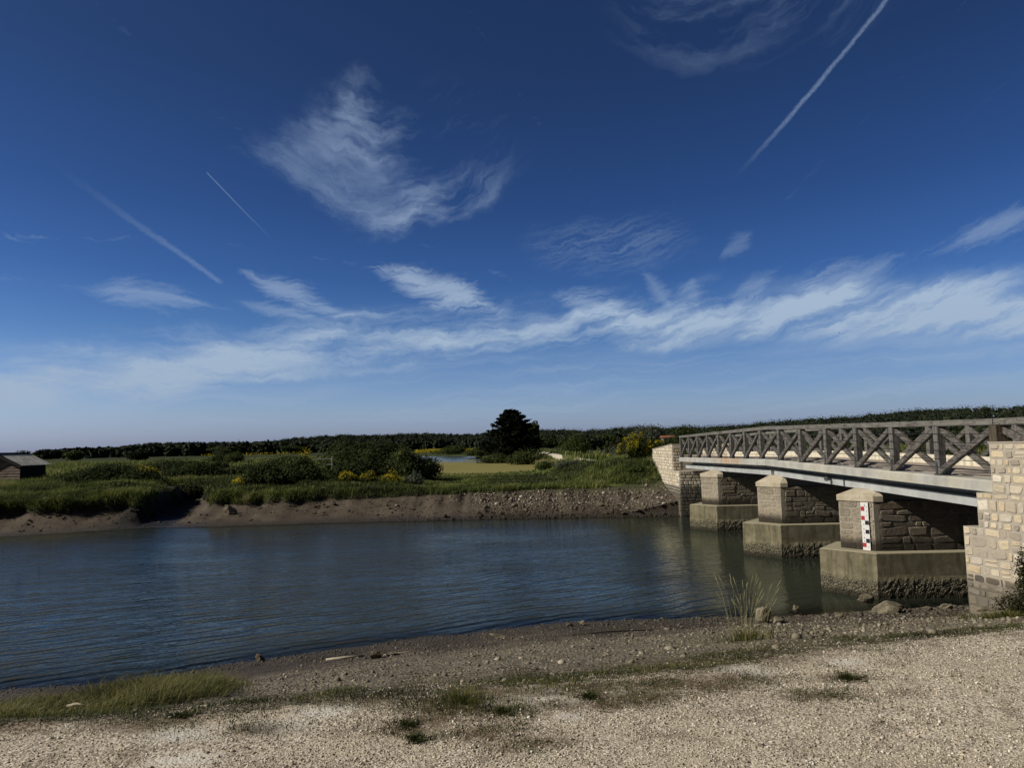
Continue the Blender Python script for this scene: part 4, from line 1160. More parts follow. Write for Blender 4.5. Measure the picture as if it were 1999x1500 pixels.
wood('distant_wood', -33.6, -2.5, 4200, .27, 1.01, 9.0, 'dark wood on the low ridge along the left horizon')
wood('distant_wood', -2.5, 46, 4600, .36, 1.01, 9.5, 'dark wood climbing the hill on the right horizon')

# yellow fields far away
def field(name, x0, x1, y0, y1, n, label):
    xx = rng.uniform(x0, x1, n); yy = rng.uniform(y0, y1, n); z = height(xx, yy) + rng.uniform(.2, 1.1, n)
    P = leaf_quads(np.stack([xx, yy, z], -1), rng.normal(size=(n, 3)) + [0, -.6, .6], rng.uniform(.25, .5, n), 1.)
    tag(mesh_np(name, P.reshape(-1, 3), np.arange(n*4).reshape(-1, 4), G_flower, attrs={'tint': np.repeat(rng.random(n), 4)*.5}), label, 'flower field', kind='stuff')
field('rapeseed_field', -31, -12.5, 222, 262, 5000, 'bright yellow strip of flowers left of the cypress')
field('rapeseed_field', -108, -72, 246, 258, 260, 'thin yellow strip of flowers on the left marsh')

# reeds around the pond far edge
n = 5000; yy = rng.uniform(62, 120, n); xx = road_x(yy) - 1.9 - rng.random(n)*1.2
tag(blades('dry_reeds', xx, yy, rng.uniform(.3, .8, n), rng.uniform(.04, .08, n), rng.normal(0, 1, n), rng.uniform(.1, .5, n), np.clip(rng.normal(.82, .1, n), 0, 1), G_far), 'dry pale reeds on the pond edge', 'reeds', kind='stuff')

# ------------------------------------------------------------------ masonry facing
def facing(g, O, U, N, L, z0, z1, rh, sw, gap=.02, pro=(.012, .03), m=1, umin=None, umax=None, seed=0, jag=.12, ztop=None):
    """lays rows of rounded stones on a vertical face: O corner, U along, N outward"""
    r = random.Random(seed)
    U = Vector(U).normalized(); N = Vector(N).normalized(); O = Vector((O[0], O[1], 0))
    z = z0
    while z < z1 - .03:
        h = r.uniform(*rh)
        if z + h > z1 - rh[0]*.5: h = z1 - z
        a = 0 if umin is None else umin(z + h/2); b = L if umax is None else umax(z + h/2)
        u = a
        while u < b - .02:
            w = r.uniform(*sw)*(.6 if r.random() < .25 else 1)
            if u + w > b - sw[0]*.6: w = b - u
            zt = z + h
            if ztop is not None and z + h > ztop(u + w/2): zt = ztop(u+w/2)
            if zt - z < .04: u += w; continue
            # sometimes two thin stones stacked
            cells = [(z, zt)]
            if h > rh[0]*1.35 and r.random() < .18: mz = z + (zt - z)*r.uniform(.4, .6); cells = [(z, mz), (mz, zt)]
            for (c0, c1) in cells:
                cu, cz = u + w/2, (c0+c1)/2; hw, hh = w/2 - gap/2, (c1-c0)/2 - gap/2
                if hw < .015 or hh < .012: continue
                k = 12; p = r.uniform(*pro); e = r.uniform(.22, .5)
                ring0 = []; ring1 = []; ring2 = []
                rot = r.uniform(-.09, .09)
                for j in range(k):
                    th = 2*PI*(j+.5)/k; c, s = math.cos(th), math.sin(th)
                    q = (abs(c)**e*math.copysign(1, c), abs(s)**e*math.copysign(1, s))
                    jr = 1 + r.uniform(-jag, .03)
                    du, dz_ = q[0]*hw*jr, q[1]*hh*jr
                    du, dz_ = du - dz_*rot, dz_ + du*rot
                    base = O + U*(cu+du) + Vector((0, 0, cz+dz_))
                    ring0.append(tuple(base - N*.01)); ring1.append(tuple(base + N*p*.65))
                    ring2.append(tuple(O + U*(cu+du*.86) + Vector((0, 0, cz+dz_*.84)) + N*(p + r.uniform(-.003, .003))))
                vs = ring0 + ring1 + ring2
                fs = []
                for q_ in range(2):
                    for j in range(k): fs.append((q_*k+j, q_*k+(j+1) % k, (q_+1)*k+(j+1) % k, (q_+1)*k+j))
                fs.append(tuple(range(2*k, 3*k)))
                g.mesh(vs, fs, m)
            u += w
        z += h

# ------------------------------------------------------------------ bridge
YA, YM, YB = 12.15, 23.1, 35.05
def dz(y): return float(np.interp(y, [0, YA, YM, YB, 60], [2.80, 2.83, 2.98, 2.83, 2.80]))
bridge = empty('bridge', (9.6, 23.1, 0))
tag(bridge, 'concrete road bridge on stone piers with weathered timber railings', 'bridge')
BI = Matrix.Translation((-9.6, -23.1, 0))
def bp(o, par=None):
    """world-space mesh to child of the bridge"""
    o.parent = par or bridge
    if par is None: o.matrix_parent_inverse = BI
    return o
def sweep(g, prof, ysl, m=0):
    k = len(prof); vs = []
    for y in ysl: vs += [(px, y, dz(y)+pz) for (px, pz) in prof]
    fs = [tuple(range(k)), tuple(range(len(ysl)*k-1, (len(ysl)-1)*k-1, -1))]
    for i in range(len(ysl)-1):
        for j in range(k): fs.append((i*k+j, (i+1)*k+j, (i+1)*k+(j+1) % k, i*k+(j+1) % k))
    g.mesh(vs, fs, m)
X0, X1 = 8.16, 11.12
for (a, b) in ((YA-.35, YM-.008), (YM+.008, YB+.05)):
    ysl = [a, (a+b)/2, b]
    g = Geo(); sweep(g, [(X0, -.205), (X1, -.205), (X1, 0), (X0+.05, 0), (X0+.028, -.006), (X0+.022, -.035), (X0, -.045)], ysl)
    bp(g.build('deck_slab', M_deck))
    for gx_ in (X0+.26, 9.5, X1-.60):
        g = Geo()
        pf = [(gx_, -.53), (gx_+.34, -.53), (gx_+.34, -.207), (gx_, -.207)]
        if gx_ < 9: pf = [(gx_, -.53), (gx_+.42, -.53), (gx_+.42, -.207), (gx_+.33, -.207), (gx_+.33, -.345), (gx_, -.355)]
        sweep(g, pf, [a+.25, (a+b)/2, b-(.0 if b < YM else .25)])
        bp(g.build('girder', M_girder))
g = Geo(); sweep(g, [(X0+.42, .004), (X1-.50, .004), (X1-.50, .012), (X0+.42, .012)], [4, YA, YM, YB, 41.0]); bp(g.build('road_surface', M_deckgrit))
g = Geo(); sweep(g, [(X1-.50, .0), (X1-.26, .0), (X1-.26, .22), (X1-.48, .22), (X1-.50, .20)], [YA-2, YM, YB+.3]); bp(g.build('kerb', M_kerb))

# railings
PY = [34.95, 33.32, 31.75, 30.15, 28.52, 26.92, 25.3, 23.7, 22.05, 20.4, 18.75, 17.1, 15.48, 13.84]
THK = 12.15
def railing(xc, side, ylist, ends):
    g = Geo()
    seg = [THK-4.6, THK, YM, YB+.05]
    sp = lambda y: xc + max(0., THK - y)*(.27 if side < 0 else .27)
    for a, b in zip(seg[:-1], seg[1:]):
        g.bar((sp(a), a, dz(a)+1.0), (sp(b), b, dz(b)+1.0), .15, .115, bevel=.012, n=6, jit=.003)
    rail = bp(g.build('handrail', M_rail))
    allp = ylist + [THK, THK-1.62, THK-3.24]
    for i, y in enumerate(allp):
        g = Geo(); th = abs(y-THK) < .01
        w = .19 if th else .145
        z0 = dz(y) - (0 if not th else .02)
        yy_ = y + random.uniform(-.01, .01)
        g.bar((sp(y), yy_, z0-.0), (sp(y)+random.uniform(-.006, .006), yy_, dz(y)+.942), w, w*1.06, up=(0, 1, 0), bevel=.008, n=3, jit=.002)
        if not th: g.box(sp(y)-.085, sp(y)+.085, y-.085, y+.085, z0, z0+.03, 1)
        if not th:
            xf = sp(y) + side*(w*.5+.003)
            g.box(min(xf, xf+side*.006), max(xf, xf+side*.006), y-.03, y+.03, z0-.10, z0+.26, 1)
            for zz in (.05, .2): g.tube([(xf, y, z0+zz), (xf+side*.02, y, z0+zz)], .011, 6, 1)
        o = g.build('post', [M_dpost if th else M_post, M_metal]); o.parent = rail
        if th:
            tag(o, 'thicker brown end post'); 
            gg = Geo()
            for zz in (.30, .47, .64, .8): gg.tube([(xc-.03, y-w*.53, dz(y)+zz), (xc-.03, y-w*.53-.045, dz(y)+zz)], .011, 8)
            q = gg.build('cable_fitting', M_metal); q.parent = rail
    for i in range(len(allp)-1):
        ya, yb = allp[i]-.075, allp[i+1]+.075         # ya far, yb near
        za, zb = dz(ya), dz(yb)
        jj = lambda: random.uniform(-.012, .012)
        # rising toward the viewer, on the river side
        s = -1 if side < 0 else 1
        for (p, q, off) in (((ya, za+.07+jj()), (yb, zb+.87+jj()), s*.036), ((ya, za+.87+jj()), (yb, zb+.07+jj()), -s*.036)):
            g = Geo(); g.bar((sp(p[0])+off, p[0], p[1]), (sp(q[0])+off+random.uniform(-.004, .004), q[0], q[1]), .085, .118, bevel=.012, n=5, jit=.004)
            o = g.build('brace', M_brace); o.parent = rail
    for zz in (.16, .32, .48, .64, .80):
        g = Geo(); pts = []
        xo = xc + side*.078
        stops = [YB-.1] + ylist + [THK]
        for a, b in zip(stops[:-1], stops[1:]): pts += [(xo, a, dz(a)+zz), (xo, (a+b)/2, dz((a+b)/2)+zz-.008)]
        pts.append((xo, THK+.05, dz(THK)+zz))
        g.tube(pts, .006, 5); o = g.build('cable', M_cable); o.parent = rail
    return rail
railing(8.275, -1, PY, None)
railing(10.98, 1, PY, None)

# piers
def pier(yc, seed, first=False):
    t, n0, x0s, x0a = .66, .66, 8.30, 7.80
    xe, xa = 11.15, 11.65
    ch = .10
    poly = [(x0a, yc), (x0s, yc-t), (x0s+ch, yc-t-.02), (xe, yc-t-.02), (xa, yc), (xe, yc+t+.02), (x0s+ch, yc+t+.02), (x0s, yc+t)]
    g = Geo(); g.prism(poly, .92, 2.12, 0)
    zl, zh_ = .99, 2.11
    kw = dict(rh=(.11, .24), sw=(.2, .7), gap=.016, pro=(.003, .014), m=1, jag=.2)
    d1 = Vector((x0s-x0a, -t, 0)); L1 = d1.length; d1.normalize()
    facing(g, (x0a, yc), d1, (-t, -(x0s-x0a), 0), L1, zl, zh_, seed=seed, **kw)
    facing(g, (x0a, yc), (x0s-x0a, t, 0), (-t, (x0s-x0a), 0), L1, zl, zh_, seed=seed+1, **kw)
    kw['pro'] = (.006, .022)
    facing(g, (x0s+ch, yc-t-.02), (1, 0, 0), (0, -1, 0), xe-x0s-ch, zl, zh_, seed=seed+2, **kw)
    facing(g, (x0s+ch, yc+t+.02), (1, 0, 0), (0, 1, 0), xe-x0s-ch, zl, zh_, seed=seed+3, **kw)
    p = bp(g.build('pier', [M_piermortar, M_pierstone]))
    # cap on the cutwater, rising to the girder
    for mir in (0, 1):
        def mx(x): return x if not mir else 19.45 - x
        zr = dz(yc) - .515
        g = Geo(); o_ = .035
        base = [(x0a-o_*1.3, yc), (x0s-o_*.4, yc-t-o_), (x0s+.22, yc-t-o_-.01), (x0s+.22, yc+t+o_+.01), (x0s-o_*.4, yc+t+o_)]
        vb = [(mx(a), b, 2.115) for a, b in base]; vt = [(mx(a), b, 2.255) for a, b in base]
        pk = [(mx(x0s-.04), yc-.16, zr), (mx(x0s+.22), yc-.46, zr), (mx(x0s+.22), yc+.46, zr), (mx(x0s-.04), yc+.16, zr)]
        vs = vb+vt+pk
        fs = [(4, 3, 2, 1, 0)] + [(i, (i+1) % 5, 5+(i+1) % 5, 5+i) for i in range(5)]
        fs += [(5, 6, 10), (5, 10, 13), (5, 13, 9), (6, 7, 11, 10), (8, 9, 13, 12), (7, 8, 12, 11), (10, 11, 12, 13)]
        g.mesh(vs, fs)
        o = g.build('pier_cap', M_cap, bevel=.012); o.parent = p
    g = Geo(); g.box(8.55, 10.95, yc-.25, yc+.25, 2.12, dz(yc)-.53-.004); o = g.build('bearing_block', M_girder); o.parent = p
    # footing: gridded prism with rough oyster growth low down
    tf, fs_, fa = 1.02, 8.12, 7.28
    P = [(fa, yc), (fs_, yc-tf), (11.35, yc-tf), (12.2, yc), (11.35, yc+tf), (fs_, yc+tf)]
    V = []; F = []
    st = .045
    for i in range(6):
        a = np.array(P[i]); b = np.array(P[(i+1) % 6]); L = np.hypot(*(b-a)); nu = int(L/st); nz = int(1.7/st)
        uu = np.linspace(0, 1, nu+1); zz = np.linspace(-.7, .985, nz+1)
        A, B = np.meshgrid(uu, zz); px = a[0]+(b[0]-a[0])*A; py = a[1]+(b[1]-a[1])*A
        nrm = np.array([(b-a)[1], -(b-a)[0]])/L
        if (nrm @ (a - np.array([9.7, yc]))) < 0: nrm = -nrm
        q = px*1.0 + py*1.7
        low = smooth(.50, .38, B + .14*fbm(q*2.2, B*1.0, 7+seed, 3))
        fadeu = np.minimum(np.minimum(A, 1-A)*L/.08, 1)
        dsp = low*(.012 + .030*(vnoise(q*17, B*19, 8+seed)**1.5)) + .008*fbm(q*3, B*3, 9+seed, 3)
        dsp = dsp*fadeu + low*.02*(1-fadeu)
        px = px + nrm[0]*dsp; py = py + nrm[1]*dsp
        b0 = len(V); V += list(np.stack([px, py, B], -1).reshape(-1, 3)); w_ = nu+1
        for r_ in range(nz):
            for c_ in range(nu): F.append((b0+r_*w_+c_, b0+r_*w_+c_+1, b0+(r_+1)*w_+c_+1, b0+(r_+1)*w_+c_))
    g = Geo(); g.v = [tuple(v) for v in V]; g.f = F; g.m = [0]*len(F)
    ctr = (9.7, yc, 1.005)
    inner = [(p_[0]*.985+.015*9.7, p_[1]*.985+.015*yc, 1.0) for p_ in P]
    outer = [(p_[0], p_[1], .985) for p_ in P]
    g.poly(inner)
    for i in range(6): g.poly([outer[i], outer[(i+1) % 6], inner[(i+1) % 6], inner[i]])
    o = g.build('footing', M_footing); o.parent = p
    return p
PIERS = [17.25, 22.95, 29.75]
for i, yc in enumerate(PIERS): pier(yc, 10+i*7)

# abutments -----------------------------------------------------------------
def abutment_near():
    sx = .27
    g = Geo()
    ex, ey = 7.93, 12.72                        # river corner, low block
    L = 3.3
    def pt(y, off=0): return (ex + sx*(ey - y) + off, y)
    yb = ey - L
    # low block
    g.prism([pt(ey), (12.3, ey), (12.3, yb), pt(yb)], .0, 2.02)
    y2 = 12.42; g.prism([pt(y2), (11.2, y2), (11.2, yb), pt(yb)], 2.018, 2.62)
    y3 = 12.12; g.prism([pt(y3), pt(y3, .24), (pt(yb)[0]+.24, yb), pt(yb)], 2.615, 3.47)
    g.prism([pt(y3-.02, .22), (11.1, y3-.02), (11.1, yb), pt(yb, .22)], 2.5, 2.60)
    U = Vector((sx, -1, 0)).normalized(); N = Vector((-1, -sx, 0)).normalized(); LL = L*math.hypot(1, sx)
    def um(z):
        return 0.0 if z < 2.02 else ((ey-y2)*math.hypot(1, sx) if z < 2.6 else (ey-y3)*math.hypot(1, sx))
    kw = dict(rh=(.10, .215), sw=(.075, .33), gap=.028, pro=(.005, .018), m=1, jag=.20)
    O = pt(ey)
    facing(g, O, U, N, LL, .05, 2.02, umin=um, seed=3, **kw)
    facing(g, O, U, N, LL, 2.02, 2.62, umin=um, seed=4, **kw)
    facing(g, O, U, N, LL, 2.62, 3.46, umin=um, seed=5, **kw)
    facing(g, (ex, ey), (1, 0, 0), (0, 1, 0), 4.2, .05, 2.02, seed=6, **kw)
    # flat top course
    g.prism([pt(y3+.012, -.012), pt(y3+.012, .26), (pt(yb)[0]+.26, yb), pt(yb, -.012)], 3.47, 3.492, 0)
    bp(g.build('abutment', [M_mortar, M_wallstone]))
abutment_near()
def abutment_far():
    g = Geo(); x0 = 8.08
    y1, y2, ye = 34.78, 36.15, 41.2
    g.prism([(x0, y1), (x0, ye), (12.2, ye), (12.2, y1)], .0, 2.15)
    g.prism([(x0, y2), (x0, ye), (x0+.42, ye), (x0+.42, y2)], 2.148, [3.47, 3.18, 3.18, 3.47])
    g.prism([(10.95, y2), (10.95, ye), (11.37, ye), (11.37, y2)], 2.148, [3.47, 3.18, 3.18, 3.47])
    g.prism([(x0+.42, y2), (x0+.42, ye), (10.95, ye), (10.95, y2)], 2.148, 2.72)
    kw = dict(rh=(.13, .19), sw=(.16, .36), gap=.035, pro=(.012, .03), m=1, jag=.10)
    top = lambda off: (lambda u: 3.47 - .29*max(0, (u-off))/5.05)
    facing(g, (x0, y1), (0, 1, 0), (-1, 0, 0), ye-y1, .05, 2.15, seed=21, **kw)
    facing(g, (x0, y2), (0, 1, 0), (-1, 0, 0), ye-y2, 2.15, 3.47, seed=22, ztop=top(0), **kw)
    facing(g, (x0, y1), (1, 0, 0), (0, -1, 0), 4.1, .05, 2.15, seed=23, **kw)
    facing(g, (x0, y2), (1, 0, 0), (0, -1, 0), .42, 2.15, 3.47, seed=24, **kw)
    facing(g, (10.95, y2), (0, 1, 0), (-1, 0, 0), ye-y2, 2.75, 3.47, seed=25, ztop=top(0), **kw)
    for xa, xb in ((x0-.03, x0+.45), (10.92, 11.4)):
        g.prism([(xa, y2-.02), (xa, ye), (xb, ye), (xb, y2-.02)], 3.12, [3.50, 3.21, 3.21, 3.50]) if False else None
        vs = [(xa, y2-.02, 3.472), (xa, ye, 3.182), (xb, ye, 3.182), (xb, y2-.02, 3.472), (xa, y2-.02, 3.50), (xa, ye, 3.21), (xb, ye, 3.21), (xb, y2-.02, 3.50)]
        g.mesh(vs, [(3, 2, 1, 0), (4, 5, 6, 7), (0, 1, 5, 4), (1, 2, 6, 5), (2, 3, 7, 6), (3, 0, 4, 7)], 0)
    bp(g.build('abutment', [M_mortar, M_farwall]))
abutment_far()

# lamp fitting and bracket on the girder
g = Geo()
yl = 18.95; xl = X0+.26; zl = dz(yl) - .37
g.tube([(xl-.05, yl+.02, zl), (xl-.16, yl-.02, zl-.01)], [.055, .065], 14)
g.tube([(xl-.01, yl+.0, zl+.03), (xl-.06, yl+.0, zl+.0)], .015, 8)
g.box(xl-.03, xl-.003, yl-.75, yl-.1, zl+.0, zl+.03)
g.box(xl-.03, xl-.003, yl-.76, yl-.73, dz(yl)-.53, zl+.0)
bp(g.build('bulkhead_lamp', M_metal))

# water gauge on the nearest pier ---------------------------------------------
def gauge():
    yc = PIERS[0]; t = .66; xa, xs = 7.80, 8.30
    A = Vector((xa, yc, 0)); B = Vector((xs, yc-t, 0)); U = (B-A).normalized(); N = Vector((-t, -(xs-xa), 0)).normalized()
    L = (B-A).length; u0, w = L-.28, .175
    z0 = 1.005; rt = empty('water_gauge', (A+U*(u0+w/2)+Vector((0, 0, z0))))
    tag(rt, 'white water level gauge with red and black squares on the nearest pier', 'gauge')
    inv = Matrix.Translation(-rt.location)
    def q(u, z, d): return tuple(A+U*(u0+u)+N*(.032+d)+Vector((0, 0, z0+z)))
    def slab(g, ua, ub, za, zb, d0, d1, m=0):
        vs = [q(u, z, d) for d in (d0, d1) for (u, z) in ((ua, za), (ub, za), (ub, zb), (ua, zb))]
        g.mesh(vs, [(3, 2, 1, 0), (4, 5, 6, 7), (0, 1, 5, 4), (1, 2, 6, 5), (2, 3, 7, 6), (3, 0, 4, 7)], m)
    g = Geo(); slab(g, 0, w, .56, 1.10, 0, .012); slab(g, .004, w+.004, 0, .56, -.001, .010)
    o = g.build('board', M_white, rt); o.matrix_parent_inverse = inv
    reds = [(.90, 1.0, 0), (.69, .785, 0), (.07, .165, 0)]; blk = [(.585, .68, 1), (.38, .47, 1), (.17, .265, 1)]
    for lst, m, nm in ((reds, M_red, 'red_square'), (blk, M_black, 'black_square')):
        for (za, zb, rgt) in lst:
            g = Geo(); slab(g, .005 if not rgt else w*.5, w*.5 if not rgt else w-.003, za, zb, .0125, .0145); o = g.build(nm, m, rt); o.matrix_parent_inverse = inv
    # digits: seven-segment style strokes as small dark numerals
    SEG = {'0': 'abcdef', '1': 'bc', '2': 'abged', '3': 'abgcd', '4': 'fgbc', '5': 'afgcd', '6': 'afgedc', '7': 'abc', '8': 'abcdefg', '9': 'abfgcd'}
    def digit(ch, u, z, hh):
        ww = hh*.55; s = hh*.16; g_ = []
        R = {'a': (0, ww, hh-s, hh), 'd': (0, ww, 0, s), 'g': (0, ww, hh/2-s/2, hh/2+s/2), 'f': (0, s, hh/2, hh), 'b': (ww-s, ww, hh/2, hh), 'e': (0, s, 0, hh/2), 'c': (ww-s, ww, 0, hh/2)}
        for i, c in enumerate(SEG[ch]):
            a, b, c_, d = R[c]; slab(gd, u+a, u+b, z+c_, z+d, .0127, .0147+.0002*i)
    gd = Geo()
    digit('6', .085, 1.01, .035)
    for i, (zz, sd, ch) in enumerate([(.985, 1, '4'), (.885, 1, '3'), (.78, 1, '2'), (.695, 1, '1'), (.575, 0, '9'), (.475, 0, '8'), (.37, 0, '7'), (.27, 0, '6'), (.19, 0, '5'), (.06, 1, '4')]):
        digit(ch, .13 if sd else .045, zz, .026); digit('0', .155 if sd else .07, zz, .026) if False else None
    o = gd.build('numerals', M_digit, rt); o.matrix_parent_inverse = inv
gauge()

# ------------------------------------------------------------------ shed on the left
def shed():
    A = Vector((-37.95, 55, 0)); B = Vector((-37.68, 57.6, 0)); base = 1.3
    D = (B-A); L = D.length; D.normalize(); W = Vector((-D.y, D.x, 0)) * 1.0   # toward the left
    if W.x > 0: W = -W
    wid = 3.5; ze, zr = 2.86, 3.66; oh = .28
    rt = empty('shed', (A.x, A.y, base)); inv = Matrix.Translation((-A.x, -A.y, -base))
    tag(rt, 'low black-sided shed with brown board gable and corrugated roof at far left', 'shed')
    def P(d, w, z): return tuple(A + D*d + W*w + Vector((0, 0, z)))
    g = Geo()
    nb = 11
    for i in range(nb):                                   # gable boards, overlapping
        z0 = base + (zr-base)*i/nb; z1 = base + (zr-base)*(i+1)/nb
        wmax = wid/2
        def half(z): return wmax if z <= ze else wmax*(zr-z)/(zr-ze)
        h0, h1 = half(z0), max(half(z1), .01)
        g.poly([P(-.03, wmax-h0, z0), P(-.03, wmax+h0, z0), P(0, wmax+h1, z1), P(0, wmax-h1, z1)])
        g.poly([P(0, wmax-h0, z0), P(0, wmax+h0, z0), P(-.03, wmax+h0, z0), P(-.03, wmax-h0, z0)])
    o = g.build('gable_wall', M_plank, rt); o.matrix_parent_inverse = inv
    g = Geo()
    for i in range(22):
        d0 = L*i/22; d1 = L*(i+1)/22-.015; off = 0 if i % 2 else .02
        g.poly([P(d0, -off, base), P(d1, -off, base), P(d1, -off, ze), P(d0, -off, ze)])
    g.poly([P(0, .03, base), P(L, .03, base), P(L, .03, ze), P(0, .03, ze)])
    g.poly([P(0, wid, base), P(L, wid, base), P(L, wid, ze), P(0, wid, ze)])
    g.poly([P(L, 0, base), P(L, wid, base), P(L, wid, ze), P(L, wid/2, zr), P(L, 0, ze)])
    o = g.build('side_wall', M_black_board, rt); o.matrix_parent_inverse = inv
    g = Geo(); n = 40
    for sgn in (0, 1):
        vs = []; 
        for i in range(n+1):
            d = -oh + (L+2*oh)*i/n; c = .035*math.cos(i*PI/1.5)
            sl = (zr-ze)/(wid/2)
            w0 = -oh if not sgn else wid+oh; zz = ze - sl*oh
            vs += [P(d, w0, zz+c+.05), P(d, wid/2, zr+c+.05), P(d, w0, zz+c+.02), P(d, wid/2, zr+c+.02)]
        fs = []
        for i in range(n):
            b = i*4; fs += [(b, b+4, b+5, b+1), (b+2, b+3, b+7, b+6), (b, b+2, b+6, b+4)]
        g.mesh(vs, fs)
    o = g.build('roof', M_roof, rt, smooth=False); o.matrix_parent_inverse = inv
    g = Geo(); g.tube([P(-oh, wid/2, zr+.07), P(L+oh, wid/2, zr+.07)], .07, 6); 
    o = g.build('ridge_cap', M_black_board, rt); o.matrix_parent_inverse = inv
    g = Geo(); sl = (zr-ze)/(wid/2)
    for s0, s1 in ((-oh, wid/2), (wid+oh, wid/2)):
        g.bar(P(-oh-.02, s0, ze-sl*oh-.06), P(-oh-.02, s1, zr-.06), .04, .18)
    o = g.build('bargeboard', M_black_board, rt); o.matrix_parent_inverse = inv
shed()

# fences, gate, box ----------------------------------------------------------
def fpost(x, y, h, label, r=.045, lean=.03):
    g = Geo(); z = hz(x, y)
    g.tube([(x, y, z-.2), (x+lean*h, y, z+h*.5), (x+lean*h*1.4, y, z+h)], [r, r*.95, r*.8], 7)
    tag(g.build('fence_post', M_fence), label, 'fence post')
fpost(-23.6, 48.0, 1.55, 'dark fence post standing in the left marsh near the yellow flowers')
fpost(-19.2, 48.6, 1.25, 'thin pale fence post just behind the gully')
fpost(-17.85, 48.0, 1.5, 'dark fence post behind the flowers at the left end of the thicket')
def gate():
    x, y = -11.67, 46.0; z = hz(x, y)
    rt = empty('gate', (x, y, z)); tag(rt, 'white painted gate frame standing among the shrubs', 'gate')
    inv = Matrix.Translation((-x, -y, -z))
    def add(nm, a, b, r):
        g = Geo(); g.bar(a, b, r, r, up=(0, 1, 0) if abs(a[0]-b[0]) < .1 else (0, 0, 1)); o = g.build(nm, M_gatewhite, rt); o.matrix_parent_inverse = inv
    add('post', (x, y, z-.1), (x, y, 3.12), .05)
    add('rail', (x-1.25, y, 2.92), (x, y, 2.96), .04)
    add('rail', (x-.35, y, 2.58), (x, y, 2.58), .04)
    add('rail', (x-1.25, y, 2.5), (x-1.25, y, 2.92), .04) if False else None
gate()
g = Geo(); zb = hz(-5.8, 52); g.box(-5.98, -5.66, 51.9, 52.2, zb-.05, 2.42); g.box(-6.0, -5.64, 51.88, 52.22, 2.42, 2.46)
tag(g.build('sluice_post', M_fence, bevel=.01), 'square grey sluice post beside the pond edge', 'sluice post')

# small roof among the trees on the right, and pale house further right
def house(x, y, w, d, h, label, roofm, z=None):
    z = hz(x, y) if z is None else z; rt = empty('house', (x, y, z)); tag(rt, label, 'house')
    g = Geo(); g.box(-w/2, w/2, -d/2, d/2, 0, h); g.build('wall', M_render, rt)
    g = Geo(); vs = [(-w/2-.4, -d/2-.4, h), (w/2+.4, -d/2-.4, h), (w/2+.4, d/2+.4, h), (-w/2-.4, d/2+.4, h), (-w/2-.4, 0, h+w*.18), (w/2+.4, 0, h+w*.18)]
    g.mesh(vs, [(0, 1, 5, 4), (2, 3, 4, 5), (0, 4, 3), (1, 2, 5), (3, 2, 1, 0)]); g.build('roof', roofm, rt)
    g = Geo()
    for k in (-.3, 0, .3): g.box(w*k-.5, w*k+.5, -d/2-.03, -d/2-.002, h*.35, h*.75)
    g.build('window', M_black, rt)
house(58.5, 268, 4.6, 4.5, 3.6, 'small house with a reddish roof half hidden in the trees by the bridge', M_terra)

# bird far up right: tiny dark speck in the sky
g = Geo()
for s in (-1, 1):
    g.poly([(0, .12, 0), (s*.28, .10, .10), (s*.62, -.04, .04), (s*.26, -.06, .07), (0, -.12, 0)])
g.mesh([(0, .26, 0), (.05, .05, .03), (-.05, .05, .03), (0, .05, -.05), (0, -.28, .01)], [(0, 1, 2), (0, 2, 3), (0, 3, 1), (4, 2, 1), (4, 3, 2), (4, 1, 3)])
o = g.build('bird', M_black); o.location = (93.5, 200, 33.5); o.rotation_euler = (.1, .1, 1.2)
tag(o, 'tiny dark bird flying in the sky above the bridge', 'bird')

# ------------------------------------------------------------------ sky
world = bpy.data.worlds.new('World'); SC.world = world; world.use_nodes = True
nt = world.node_tree; t = NT(nt)
bg = nt.nodes['Background']; bg.inputs[1].default_value = .1
SUN_EL, SUN_AZ = 34., -100.
sky = t.new('ShaderNodeTexSky'); sky.sky_type = 'NISHITA'; sky.sun_disc = False
sky.sun_elevation = math.radians(SUN_EL); sky.sun_rotation = math.radians(SUN_AZ)
tc = t.new('ShaderNodeTexCoord').outputs['Generated']
nv = t.new('ShaderNodeVectorMath', operation='NORMALIZE'); t.link(tc, nv.inputs[0])
vx, vy, vz = t.xyz(nv.outputs[0])
A = vx._op('ARCTAN2', vy) * 57.2958
E = vz._op('ARCSINE') * 57.2958
grad = t.ramp((E / 45.).clamp(), [(0, (.64, .82, 1.62)), (.035, (.64, .80, 1.42)), (.06, (.62, .78, 1.28)), (.13, (.45, .62, 1.03)), (.2, (.275, .475, .85)), (.29, (.19, .36, .71)), (.42, (.15, .28, .56)), (.62, (.135, .23, .42)), (1, (.13, .21, .37))])
base = t.mix(1.0, sky.outputs[0], grad, 'MULTIPLY')
dim = A.abs().sm(46., 75., 1., .26) * E.sm(38., 60., 1., .55) * (1. - A.sm(-10., 38.) * E.sm(12., 1.) * .20)
base = t.mix(1.0, base, t.comb(dim, dim, dim), 'MULTIPLY')
V0 = t.comb(A*.1, E*.1, 0.)
wn = t.xyz(t.noise(V0, 1.6, 4, .6, col=True))
A1 = A + (wn[0] - .5)*4.5; E1 = E + (wn[1] - .5)*3.0
wn2 = t.xyz(t.noise(t.comb(A*.1, E*.1, 5.), 4., 5, .65, col=True))
wn3 = t.xyz(t.noise(t.comb(A*.1, E*.16, 8.), 14., 3, .6, col=True))
A2 = A1 + (wn2[0] - .5)*2.2 + (wn3[0]-.5)*.7; E2 = E1 + (wn2[1] - .5)*1.7 + (wn3[1]-.5)*.45
def sq(x): return x*x
